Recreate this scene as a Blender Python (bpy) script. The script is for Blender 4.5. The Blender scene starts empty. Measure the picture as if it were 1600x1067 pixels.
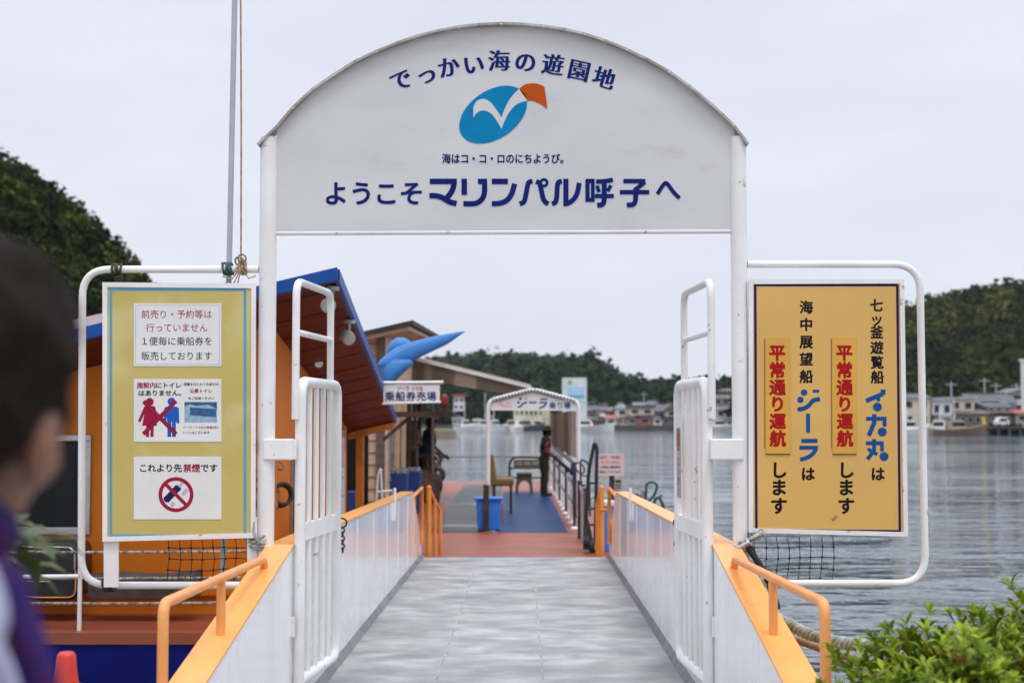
import bpy, math, random
import numpy as np
from mathutils import Vector, Matrix
R = math.radians
random.seed(7); rng = np.random.default_rng(7)
S = bpy.context.scene
COL = S.collection

# ------------------------------------------------------------------ camera
FPX, CX, CY, HOR = 2222.2, 800.0, 533.5, 655.0
EYE = Vector((0, 0, 1.5))
PITCH = math.atan((HOR - CY) / FPX)
cd = bpy.data.cameras.new('camera'); cam = bpy.data.objects.new('camera', cd); COL.objects.link(cam)
cam.location = EYE; cam.rotation_euler = (R(90) + PITCH, 0, 0)
cd.lens = 50; cd.sensor_width = 36; cd.clip_start = .05; cd.clip_end = 4000
cd.dof.use_dof = True; cd.dof.focus_distance = 7.15; cd.dof.aperture_fstop = 3.0
S.camera = cam
# ------------------------------------------------------------------ world, sun, exposure
SUN_EL, SUN_AZ = R(66), R(150)
w = bpy.data.worlds.new("World"); S.world = w; w.use_nodes = True
nt = w.node_tree; nt.nodes.clear()
out = nt.nodes.new('ShaderNodeOutputWorld'); bg = nt.nodes.new('ShaderNodeBackground')
sky = nt.nodes.new('ShaderNodeTexSky'); sky.sky_type = 'NISHITA'; sky.sun_disc = False
sky.sun_elevation = SUN_EL; sky.sun_rotation = SUN_AZ
tc = nt.nodes.new('ShaderNodeTexCoord'); mp = nt.nodes.new('ShaderNodeMapping'); mp.inputs['Scale'].default_value = (1.2, 1.2, 4.5)
nz = nt.nodes.new('ShaderNodeTexNoise'); nz.inputs['Scale'].default_value = 2.2; nz.inputs['Detail'].default_value = 5; nz.inputs['Roughness'].default_value = .5
cr = nt.nodes.new('ShaderNodeValToRGB')
cr.color_ramp.elements[0].position = .36; cr.color_ramp.elements[0].color = (7.35, 7.6, 8.75, 1)
cr.color_ramp.elements[1].position = .66; cr.color_ramp.elements[1].color = (8.45, 8.6, 9.4, 1)
mx = nt.nodes.new('ShaderNodeMix'); mx.data_type = 'RGBA'; mx.inputs['Factor'].default_value = .93
nt.links.new(tc.outputs['Generated'], mp.inputs['Vector']); nt.links.new(mp.outputs['Vector'], nz.inputs['Vector'])
nt.links.new(nz.outputs['Fac'], cr.inputs['Fac'])
sx = nt.nodes.new('ShaderNodeSeparateXYZ'); nt.links.new(tc.outputs['Generated'], sx.inputs['Vector'])
zg = nt.nodes.new('ShaderNodeMapRange'); zg.interpolation_type = 'SMOOTHSTEP'; zg.inputs['From Min'].default_value = .28; zg.inputs['From Max'].default_value = 1; zg.inputs['To Min'].default_value = 1; zg.inputs['To Max'].default_value = 2.5
nt.links.new(sx.outputs['Z'], zg.inputs['Value'])
vm = nt.nodes.new('ShaderNodeVectorMath'); vm.operation = 'SCALE'; nt.links.new(mx.outputs['Result'], vm.inputs[0]); nt.links.new(zg.outputs['Result'], vm.inputs['Scale'])
nt.links.new(sky.outputs['Color'], mx.inputs['A']); nt.links.new(cr.outputs['Color'], mx.inputs['B'])
nt.links.new(vm.outputs['Vector'], bg.inputs['Color']); bg.inputs['Strength'].default_value = .1
nt.links.new(bg.outputs['Background'], out.inputs['Surface'])
sd = bpy.data.lights.new('sun', 'SUN'); sd.energy = 1.0; sd.angle = R(14); sd.color = (1, .97, .92)
so = bpy.data.objects.new('sun', sd); COL.objects.link(so)
# sun stands behind the viewer's right shoulder, high up in thin cloud
sdir = Vector((math.sin(SUN_AZ) * math.cos(SUN_EL), math.cos(SUN_AZ) * math.cos(SUN_EL), math.sin(SUN_EL)))
so.rotation_euler = sdir.to_track_quat('Z', 'Y').to_euler(); so.location = (20, -30, 60)
S.view_settings.view_transform = 'Standard'; S.view_settings.look = 'None'
S.view_settings.exposure = 0.08; S.view_settings.gamma = 1
S.render.engine = 'CYCLES'
try:
    S.cycles.use_denoising = True; S.cycles.denoiser = 'OPENIMAGEDENOISE'
except Exception: pass
S.cycles.max_bounces = 6; S.cycles.caustics_reflective = False; S.cycles.caustics_refractive = False

# ------------------------------------------------------------------ projection helpers (photo pixel -> point in the place)
FWD = Vector((0, math.cos(PITCH), math.sin(PITCH))); UP = Vector((0, -math.sin(PITCH), math.cos(PITCH))); RT = Vector((1, 0, 0))
def ray(px, py): return RT * ((px - CX) / FPX) + UP * ((CY - py) / FPX) + FWD
def P(px, py, Y):
    d = ray(px, py); return EYE + d * (Y / d.y)
def U(px, py, pt, n):
    d = ray(px, py); t = (pt - EYE).dot(n) / d.dot(n); return EYE + d * t
def XZ(px, py, Y):
    p = P(px, py, Y); return p.x, p.z

# ------------------------------------------------------------------ materials
def lin(r, g, b):
    f = lambda c: ((c / 255) / 12.92 if c / 255 <= .04045 else (((c / 255) + .055) / 1.055) ** 2.4)
    return (f(r), f(g), f(b))
def mat(name, col, rough=.5, metal=0, col2=None, scale=3.0, stretch=(1, 1, 1), lo=.4, hi=.62, bump=0, bscale=40, spec=.5, coat=0, detail=5,
        third=None, tscale=.7, tlo=.55, thi=.75, rough2=None):
    m = bpy.data.materials.new(name); m.use_nodes = True; n = m.node_tree; b = n.nodes['Principled BSDF']
    b.inputs['Base Color'].default_value = (*col, 1); b.inputs['Roughness'].default_value = rough; b.inputs['Metallic'].default_value = metal
    b.inputs['Specular IOR Level'].default_value = spec; b.inputs['Coat Weight'].default_value = coat
    t = n.nodes.new('ShaderNodeTexCoord'); mpn = n.nodes.new('ShaderNodeMapping'); mpn.inputs['Scale'].default_value = stretch
    n.links.new(t.outputs['Object'], mpn.inputs['Vector'])
    def noise(sc, d=detail):
        k = n.nodes.new('ShaderNodeTexNoise'); k.inputs['Scale'].default_value = sc; k.inputs['Detail'].default_value = d
        n.links.new(mpn.outputs['Vector'], k.inputs['Vector']); return k
    def ramp(src, a, c):
        k = n.nodes.new('ShaderNodeMapRange'); k.inputs['From Min'].default_value = a; k.inputs['From Max'].default_value = c
        n.links.new(src, k.inputs['Value']); return k.outputs['Result']
    cur = None
    if col2 is not None:
        f = ramp(noise(scale).outputs['Fac'], lo, hi)
        mm = n.nodes.new('ShaderNodeMix'); mm.data_type = 'RGBA'; mm.inputs['A'].default_value = (*col, 1); mm.inputs['B'].default_value = (*col2, 1)
        n.links.new(f, mm.inputs['Factor']); cur = mm.outputs['Result']
        if rough2 is not None:
            rr = n.nodes.new('ShaderNodeMapRange'); rr.inputs['To Min'].default_value = rough; rr.inputs['To Max'].default_value = rough2
            n.links.new(f, rr.inputs['Value']); n.links.new(rr.outputs['Result'], b.inputs['Roughness'])
    if third is not None:
        f = ramp(noise(tscale).outputs['Fac'], tlo, thi)
        mm = n.nodes.new('ShaderNodeMix'); mm.data_type = 'RGBA'; mm.inputs['B'].default_value = (*third, 1)
        if cur is not None: n.links.new(cur, mm.inputs['A'])
        else: mm.inputs['A'].default_value = (*col, 1)
        n.links.new(f, mm.inputs['Factor']); cur = mm.outputs['Result']
    if cur is not None: n.links.new(cur, b.inputs['Base Color'])
    if bump:
        bp = n.nodes.new('ShaderNodeBump'); bp.inputs['Strength'].default_value = bump; bp.inputs['Distance'].default_value = .01
        n.links.new(noise(bscale, 4).outputs['Fac'], bp.inputs['Height']); n.links.new(bp.outputs['Normal'], b.inputs['Normal'])
    return m
def leafmat(name, a, b_, c=None, rough=.5, trans=.25, spec=.4):
    """leaf colour varies with the plant's own random 'tint' value, stored per leaf"""
    m = bpy.data.materials.new(name); m.use_nodes = True; n = m.node_tree; b = n.nodes['Principled BSDF']
    at = n.nodes.new('ShaderNodeAttribute'); at.attribute_name = 'tint'
    k = n.nodes.new('ShaderNodeValToRGB'); k.color_ramp.elements[0].color = (*a, 1); k.color_ramp.elements[1].color = (*b_, 1)
    if c:
        k.color_ramp.elements[1].position = .9; e = k.color_ramp.elements.new(.97); e.color = (*c, 1)
    n.links.new(at.outputs['Fac'], k.inputs['Fac']); n.links.new(k.outputs['Color'], b.inputs['Base Color'])
    b.inputs['Roughness'].default_value = rough; b.inputs['Specular IOR Level'].default_value = spec
    if trans:
        tr = n.nodes.new('ShaderNodeBsdfTranslucent'); n.links.new(k.outputs['Color'], tr.inputs['Color'])
        ms = n.nodes.new('ShaderNodeMixShader'); ms.inputs['Fac'].default_value = trans
        n.links.new(b.outputs['BSDF'], ms.inputs[1]); n.links.new(tr.outputs['BSDF'], ms.inputs[2])
        n.links.new(ms.outputs['Shader'], n.nodes['Material Output'].inputs['Surface'])
    return m
M = dict(
 white=mat('white_paint', (.80, .80, .79), .38, col2=(.72, .71, .69), scale=2.5, bump=.12, bscale=60, third=(.40, .33, .25), tscale=16, tlo=.665, thi=.72),
 panel=mat('arch_white_paint', (.61, .61, .605), .42, col2=(.56, .56, .56), scale=1.3, stretch=(1, 1, 2.5), bump=.05, bscale=25, third=(.48, .47, .44), tscale=2.6, tlo=.60, thi=.8),
 gangwhite=mat('gangway_white_paint', (.90, .905, .915), .18, col2=(.87, .875, .885), scale=1.6, stretch=(1, 1, .35), coat=.4, bump=.02, bscale=8, rough2=.30, third=(.79, .78, .76), tscale=5, tlo=.56, thi=.76),
 rust=mat('rust', (.18, .08, .03), .9, col2=(.30, .15, .06), scale=30),
 weather=mat('weathered_rim_paint', (.50, .49, .46), .6, col2=(.30, .28, .25), scale=9),
 cap=mat('orange_yellow_paint', (.88, .42, .12), .35, col2=(.84, .38, .10), scale=4, bump=.05, third=(.66, .34, .13), tscale=11, tlo=.60, thi=.74),
 rail=mat('orange_rail_paint', (.82, .35, .105), .4, col2=(.75, .30, .085), scale=6, bump=.06),
 post=mat('orange_post_paint', (.80, .28, .03), .4, col2=(.70, .22, .03), scale=6),
 house=mat('orange_house_paint', (.74, .21, .012), .5, spec=.2, col2=(.68, .18, .010), scale=1.2, bump=.05, bscale=12),
 soffit=mat('red_brown_soffit_boards', (.14, .013, .004), .45, spec=.2, col2=(.085, .008, .003), scale=2.0, stretch=(.35, 5, 5)),
 bluef=mat('blue_fascia_paint', (.008, .065, .28), .4, spec=.2, col2=(.010, .075, .31), scale=3),
 flash=mat('pale_flashing', (.55, .45, .46), .5, col2=(.48, .40, .42), scale=5),
 hull=mat('navy_hull_paint', (.004, .007, .12), .32, spec=.2, col2=(.008, .014, .18), scale=1.5),
 deck=mat('brick_red_deck_paint', (.30, .082, .042), .42, spec=.3, col2=(.24, .066, .036), scale=2.5, stretch=(.4, 1.5, 1), bump=.05, third=(.34, .115, .07), tscale=1.3, tlo=.55, thi=.75),
 plate=mat('grey_gangway_deck', (.26, .26, .262), .5, col2=(.44, .438, .432), scale=4.2, stretch=(.85, 1.15, 1), lo=.36, hi=.66, bump=.3, bscale=55, third=(.20, .198, .195), tscale=1.7, tlo=.48, thi=.70, detail=12, rough2=.6, spec=.35),
 joint=mat('pale_joint_paint', (.40, .40, .40), .6, col2=(.26, .26, .265), scale=5, lo=.44, hi=.54),
 kerb=mat('dark_grey_kerb', (.15, .155, .165), .55, col2=(.22, .22, .23), scale=8),
 alu=mat('aluminium', (.55, .56, .57), .4, 1.0, col2=(.48, .49, .50), scale=10),
 steel=mat('bright_steel', (.65, .65, .66), .25, 1.0, col2=(.4, .38, .36), scale=40),
 polegrey=mat('grey_pole_paint', (.42, .44, .46), .45, col2=(.36, .38, .40), scale=6),
 pane=mat('dark_window_glass', (.008, .009, .010), .12, spec=.18, col2=(.02, .022, .024), scale=1.2),
 black=mat('black_plastic', (.012, .012, .013), .35, col2=(.02, .02, .02), scale=8),
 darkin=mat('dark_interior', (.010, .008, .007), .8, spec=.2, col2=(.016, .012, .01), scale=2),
 tarp=mat('grey_brown_tarp', (.075, .065, .060), .5, col2=(.05, .044, .042), scale=6, bump=.4, bscale=9),
 yboard=mat('sun_faded_yellow', (.53, .43, .125), .42, col2=(.49, .39, .105), scale=1.7, third=(.57, .48, .19), tscale=2.0, tlo=.52, thi=.60),
 oboard=mat('tan_yellow_board', (.68, .41, .11), .42, col2=(.63, .375, .10), scale=2.2, bump=.03),
 ostrip=mat('bright_yellow_strip', (.68, .37, .050), .40, col2=(.62, .33, .045), scale=5),
 tealline=mat('teal_blue_tape', (.07, .30, .46), .5, col2=(.10, .33, .46), scale=8),
 navyline=mat('navy_line_paint', (.012, .010, .075), .6, spec=.12, col2=(.02, .015, .09), scale=9),
 navyink=mat('navy_lettering', (.002, .012, .125), .6, spec=.12, col2=(.003, .015, .15), scale=9),
 blueink=mat('blue_lettering', (.008, .070, .25), .6, spec=.12, col2=(.010, .08, .28), scale=9),
 cyanink=mat('cyan_emblem', (.0, .19, .40), .6, spec=.12, col2=(.0, .21, .43), scale=9),
 orangeink=mat('rust_orange_emblem', (.48, .075, .005), .6, spec=.12, col2=(.43, .068, .005), scale=9),
 blackink=mat('black_lettering', (.008, .007, .007), .6, spec=.12, col2=(.014, .012, .012), scale=9),
 redink=mat('red_lettering', (.38, .008, .008), .6, spec=.12, col2=(.34, .008, .008), scale=9),
 crimson=mat('crimson_lettering', (.33, .010, .045), .6, spec=.12, col2=(.30, .012, .05), scale=9),
 manblue=mat('pictogram_blue', (.02, .11, .45), .6, spec=.12, col2=(.02, .10, .42), scale=9),
 lilac=mat('lilac_ink', (.50, .42, .62), .5, col2=(.46, .40, .58), scale=9),
 paper=mat('white_poster', (.74, .75, .72), .35, col2=(.68, .69, .66), scale=3, bump=.06, bscale=10),
 label=mat('grey_sticker', (.42, .41, .37), .5, col2=(.36, .35, .32), scale=12),
 pinkboard=mat('pale_pink_board', (.66, .50, .48), .5, col2=(.60, .45, .43), scale=4),
 rope=mat('tan_rope', (.38, .28, .17), .9, col2=(.26, .18, .10), scale=30, bump=.5, bscale=90),
 ropeg=mat('grey_green_rope', (.40, .44, .40), .9, col2=(.20, .25, .22), scale=26, bump=.5, bscale=90),
 ropew=mat('pale_string', (.52, .46, .38), .9, col2=(.14, .12, .10), scale=25),
 olive=mat('dark_olive_tie', (.06, .06, .035), .9, col2=(.03, .035, .025), scale=30),
 greentie=mat('green_tie', (.03, .12, .10), .9, col2=(.02, .07, .07), scale=30),
 net=mat('black_net_cord', (.012, .011, .012), .9, col2=(.03, .03, .03), scale=20),
 hose=mat('dark_grey_hose', (.035, .035, .03), .6, col2=(.06, .055, .045), scale=18),
 bin=mat('blue_plastic', (.02, .21, .72), .4, col2=(.02, .19, .66), scale=5),
 red=mat('red_plastic', (.52, .03, .015), .4, col2=(.52, .05, .03), scale=9),
 mustard=mat('mustard_vinyl', (.22, .13, .025), .5, col2=(.17, .10, .022), scale=6),
 wood=mat('weathered_wood', (.20, .15, .115), .7, col2=(.14, .105, .08), scale=3, stretch=(1, 1, 8)),
 brown=mat('brown_corrugated', (.30, .22, .16), .55, col2=(.12, .08, .055), scale=2.4, stretch=(1, 2, .1), lo=.45, hi=.55),
 dbrown=mat('dark_brown_paint', (.055, .03, .02), .6, spec=.2, col2=(.08, .045, .03), scale=6),
 beige=mat('beige_boards', (.72, .52, .34), .6, col2=(.66, .47, .30), scale=2, stretch=(.4, .4, 5)),
 droof=mat('dark_brown_roof', (.035, .030, .028), .6, spec=.2, col2=(.05, .042, .04), scale=5),
 whale=mat('blue_fluke_paint', (.05, .19, .47), .38, spec=.2, col2=(.04, .165, .42), scale=2.4),
 gmat=mat('wet_grey_mat', (.085, .082, .08), .35, spec=.08, col2=(.012, .011, .011), scale=.8, stretch=(.7, .55, 1), lo=.40, hi=.52, bump=.06, bscale=6, rough2=.3, third=(.24, .235, .23), tscale=1.0, tlo=.56, thi=.64),  # reflections on the wet mat put into its colour as black and pale streaks
 bmat=mat('wet_blue_mat', (.004, .046, .165), .4, spec=.1, col2=(.004, .028, .11), scale=1.6, stretch=(.6, 2.4, 1), bump=.12, bscale=5, third=(.05, .13, .28), tscale=2.4, tlo=.62, thi=.72),
 rubber=mat('black_rubber', (.016, .016, .016), .75, col2=(.03, .03, .028), scale=14),
 teal=mat('dark_teal_pipe', (.02, .07, .09), .45, col2=(.03, .09, .10), scale=8),
 bluecloth=mat('dark_blue_sheet', (.010, .05, .22), .6, col2=(.008, .035, .16), scale=3),
 pinkcloth=mat('pink_print', (.75, .30, .42), .6, col2=(.80, .62, .66), scale=4),
 skin=mat('skin', (.25, .12, .075), .55, col2=(.20, .09, .055), scale=9),
 skin2=mat('tanned_skin', (.22, .105, .065), .55, col2=(.18, .085, .05), scale=9),
 hair=mat('dark_hair', (.010, .006, .005), .75, spec=.1, col2=(.018, .010, .007), scale=40, stretch=(3, 3, .6), bump=.6, bscale=70),
 lavshirt=mat('lavender_cloth', (.46, .46, .62), .8, col2=(.38, .36, .56), scale=5, bump=.2, bscale=14),
 purple=mat('purple_scarf', (.055, .016, .075), .85, spec=.1, col2=(.03, .018, .10), scale=14, lo=.45, hi=.55, bump=.3, bscale=18),
 trouser=mat('grey_trousers', (.06, .06, .065), .85, col2=(.045, .045, .05), scale=6),
 navycloth=mat('navy_shirt', (.012, .018, .06), .85, col2=(.016, .022, .07), scale=6),
 khaki=mat('khaki_cloth', (.07, .052, .035), .85, spec=.1, col2=(.05, .04, .028), scale=6),
 orangecloth=mat('orange_red_sleeve', (.42, .10, .04), .8, col2=(.36, .08, .035), scale=6),
 greyc=mat('quay_concrete', (.27, .265, .25), .8, col2=(.21, .205, .195), scale=1.5, bump=.3, bscale=30),
 stonewall=mat('dark_seawall', (.085, .08, .072), .85, col2=(.05, .048, .045), scale=.4),
 mole=mat('olive_stone_breakwater', (.20, .17, .115), .9, col2=(.14, .12, .08), scale=.6),
 soil=mat('hill_soil', (.035, .045, .02), .95, col2=(.025, .035, .015), scale=.08),
 barkm=mat('bark', (.06, .042, .03), .9, col2=(.04, .03, .02), scale=20, bump=.4),
)
M['leaf_r'] = leafmat('oak_wood_foliage', (.003, .009, .0015), (.045, .060, .006), (.10, .09, .012), rough=.8, trans=0, spec=.05)
M['leaf_l'] = leafmat('evergreen_foliage', (.003, .008, .0015), (.032, .046, .006), (.08, .09, .010), rough=.8, trans=0, spec=.05)
M['leaf_c'] = leafmat('far_wood_foliage', (.005, .019, .008), (.028, .054, .015), rough=.8, trans=0, spec=.05)
M['azalea'] = leafmat('azalea_leaves', (.065, .13, .008), (.40, .50, .035), (.20, .09, .02), .5, .3, .25)
M['broad'] = leafmat('broad_leaves', (.025, .05, .010), (.09, .12, .018), None, .4, .25)

# ------------------------------------------------------------------ mesh builder and scene helpers
BASE = {}
class MB:
    def __init__(s): s.v = []; s.f = []; s.sm = []
    def add(s, vs, fs, smooth=False):
        o = len(s.v); s.v += [tuple(p) for p in vs]; s.f += [tuple(i + o for i in f) for f in fs]; s.sm += [smooth] * len(fs); return s
    def hexa(s, c):                       # 8 corners: bottom ring 0-3, top ring 4-7
        return s.add(c, [(3, 2, 1, 0), (4, 5, 6, 7), (0, 1, 5, 4), (1, 2, 6, 5), (2, 3, 7, 6), (3, 0, 4, 7)])
    def box(s, x0, x1, y0, y1, z0, z1):
        return s.hexa([(x0, y0, z0), (x1, y0, z0), (x1, y1, z0), (x0, y1, z0), (x0, y0, z1), (x1, y0, z1), (x1, y1, z1), (x0, y1, z1)])
    def beam(s, a, b, w, h, up=(0, 0, 1)):
        a = Vector(a); b = Vector(b); d = (b - a).normalized(); u = Vector(up); sd = d.cross(u)
        if sd.length < 1e-4: sd = d.cross(Vector((0, 1, 0)))
        sd.normalize(); u = sd.cross(d).normalized(); sd = sd * w / 2; u = u * h / 2
        return s.hexa([a - sd - u, a + sd - u, b + sd - u, b - sd - u, a - sd + u, a + sd + u, b + sd + u, b - sd + u])
    def prism(s, pts, off):               # polygon (3D) pushed by off
        off = Vector(off); n = len(pts); a = [Vector(p) for p in pts]; b = [p + off for p in a]
        return s.add(a + b, [tuple(range(n))[::-1], tuple(range(n, 2 * n))] + [(i, (i + 1) % n, n + (i + 1) % n, n + i) for i in range(n)])
    def poly(s, pts): return s.add(pts, [tuple(range(len(pts)))])
    def tube(s, pts, r, seg=10, caps=True, smooth=True):
        pts = [Vector(p) for p in pts]; n = len(pts); rr = r if isinstance(r, (list, tuple)) else [r] * n
        t0 = (pts[1] - pts[0]).normalized(); ref = Vector((0, 0, 1)) if abs(t0.z) < .9 else Vector((1, 0, 0))
        nrm = (ref - t0 * ref.dot(t0)).normalized(); vs = []
        for i, p in enumerate(pts):
            t = (pts[min(i + 1, n - 1)] - pts[max(i - 1, 0)]).normalized()
            nrm = (nrm - t * nrm.dot(t)); nrm.normalize(); bn = t.cross(nrm)
            for k in range(seg):
                a = 2 * math.pi * k / seg; vs.append(p + (nrm * math.cos(a) + bn * math.sin(a)) * rr[i])
        fs = [(i * seg + k, i * seg + (k + 1) % seg, (i + 1) * seg + (k + 1) % seg, (i + 1) * seg + k) for i in range(n - 1) for k in range(seg)]
        s.add(vs, fs, smooth)
        if caps: s.add([vs[k] for k in range(seg)], [tuple(range(seg))[::-1]]); s.add(vs[-seg:], [tuple(range(seg))])
        return s
    def cyl(s, a, b, r, r2=None, seg=16): return s.tube([a, b], [r, r if r2 is None else r2], seg)
    def lathe(s, prof, c, seg=20):        # prof: (r, z)
        vs = []; fs = []; n = len(prof)
        for r, z in prof:
            for k in range(seg):
                a = 2 * math.pi * k / seg; vs.append((c[0] + r * math.cos(a), c[1] + r * math.sin(a), c[2] + z))
        fs = [(i * seg + k, i * seg + (k + 1) % seg, (i + 1) * seg + (k + 1) % seg, (i + 1) * seg + k) for i in range(n - 1) for k in range(seg)]
        return s.add(vs, fs, True)
    def ell(s, c, r, seg=16, rings=10, rot=None):
        vs = []; fs = []; c = Vector(c)
        for i in range(rings + 1):
            th = math.pi * i / rings
            for k in range(seg):
                a = 2 * math.pi * k / seg; p = Vector((r[0] * math.sin(th) * math.cos(a), r[1] * math.sin(th) * math.sin(a), r[2] * math.cos(th)))
                if rot: p = rot @ p
                vs.append(c + p)
        fs = [(i * seg + k, (i + 1) * seg + k, (i + 1) * seg + (k + 1) % seg, i * seg + (k + 1) % seg) for i in range(rings) for k in range(seg)]
        return s.add(vs, fs, True)
    def torus(s, c, R_, r, ax=(0, 1, 0), seg=28, k=10, squash=1):
        ax = Vector(ax).normalized(); u = ax.orthogonal().normalized(); v = ax.cross(u)
        return s.tube([Vector(c) + (u * math.cos(2 * math.pi * i / seg) + v * math.sin(2 * math.pi * i / seg) * squash) * R_ for i in range(seg + 1)], r, k, False)
    def build(s, name, m, parent=None, bevel=0, weld=False):
        me = bpy.data.meshes.new(name); V = np.array(s.v, dtype=np.float64)
        if parent is not None: b = np.array(BASE[parent])
        else: b = np.array([(V[:, 0].min() + V[:, 0].max()) / 2, (V[:, 1].min() + V[:, 1].max()) / 2, V[:, 2].min()])
        me.from_pydata((V - b).tolist(), [], s.f); me.polygons.foreach_set('use_smooth', s.sm); me.materials.append(m); me.update()
        o = bpy.data.objects.new(name, me); COL.objects.link(o)
        if parent is not None: o.parent = parent
        else: o.location = b
        BASE[o] = tuple(b)
        if bevel:
            k = o.modifiers.new('edge', 'BEVEL'); k.width = bevel; k.segments = 2; k.limit_method = 'ANGLE'; k.angle_limit = R(40)
        return o
def tag(o, label=None, cat=None, group=None, kind=None):
    for k, v in (('label', label), ('category', cat), ('group', group), ('kind', kind)):
        if v: o[k] = v
    return o
def thing(name, label, cat, loc, group=None):
    o = bpy.data.objects.new(name, None); COL.objects.link(o); o.location = loc; o.empty_display_size = .1
    BASE[o] = tuple(loc); return tag(o, label, cat, group)
def copy_tree(o, parent=None):
    c = o.copy(); COL.objects.link(c); c.parent = parent; BASE[c] = BASE[o]
    for ch in list(o.children): copy_tree(ch, c)
    return c
def rpath(pts, rad, n=6):
    """polyline with rounded corners"""
    pts = [Vector(p) for p in pts]; res = [pts[0]]
    for i in range(1, len(pts) - 1):
        a, b, c = pts[i - 1], pts[i], pts[i + 1]; r = min(rad, (a - b).length * .49, (c - b).length * .49)
        p0 = b + (a - b).normalized() * r; p1 = b + (c - b).normalized() * r
        for k in range(n + 1):
            t = k / n; res.append(p0 * (1 - t) ** 2 + b * 2 * t * (1 - t) + p1 * t * t)
    return res + [pts[-1]]
def sag(a, b, d, n=14):
    a = Vector(a); b = Vector(b); return [a.lerp(b, i / n) - Vector((0, 0, d * 4 * (i / n) * (1 - i / n))) for i in range(n + 1)]
def twist(mb, pts, r, turns, strands=3, seg=6):
    """laid rope: strands wound round a path"""
    pts = [Vector(p) for p in pts]; L = [0]
    for a, b in zip(pts, pts[1:]): L.append(L[-1] + (b - a).length)
    N = int(turns * 10)
    for k in range(strands):
        q = []
        for i in range(N + 1):
            t = L[-1] * i / N; j = max(x for x in range(len(L)) if L[x] <= t + 1e-9); j = min(j, len(pts) - 2)
            u = (t - L[j]) / max(1e-9, L[j + 1] - L[j]); p = pts[j].lerp(pts[j + 1], u); d = (pts[j + 1] - pts[j]).normalized()
            sd = d.cross(Vector((0, 0, 1)));
            if sd.length < .01: sd = Vector((1, 0, 0))
            sd.normalize(); up = sd.cross(d); a = 2 * math.pi * (k / strands + turns * i / N)
            q.append(p + (sd * math.cos(a) + up * math.sin(a)) * r * .55)
        mb.tube(q, r * .55, seg)
    return mb

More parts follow.
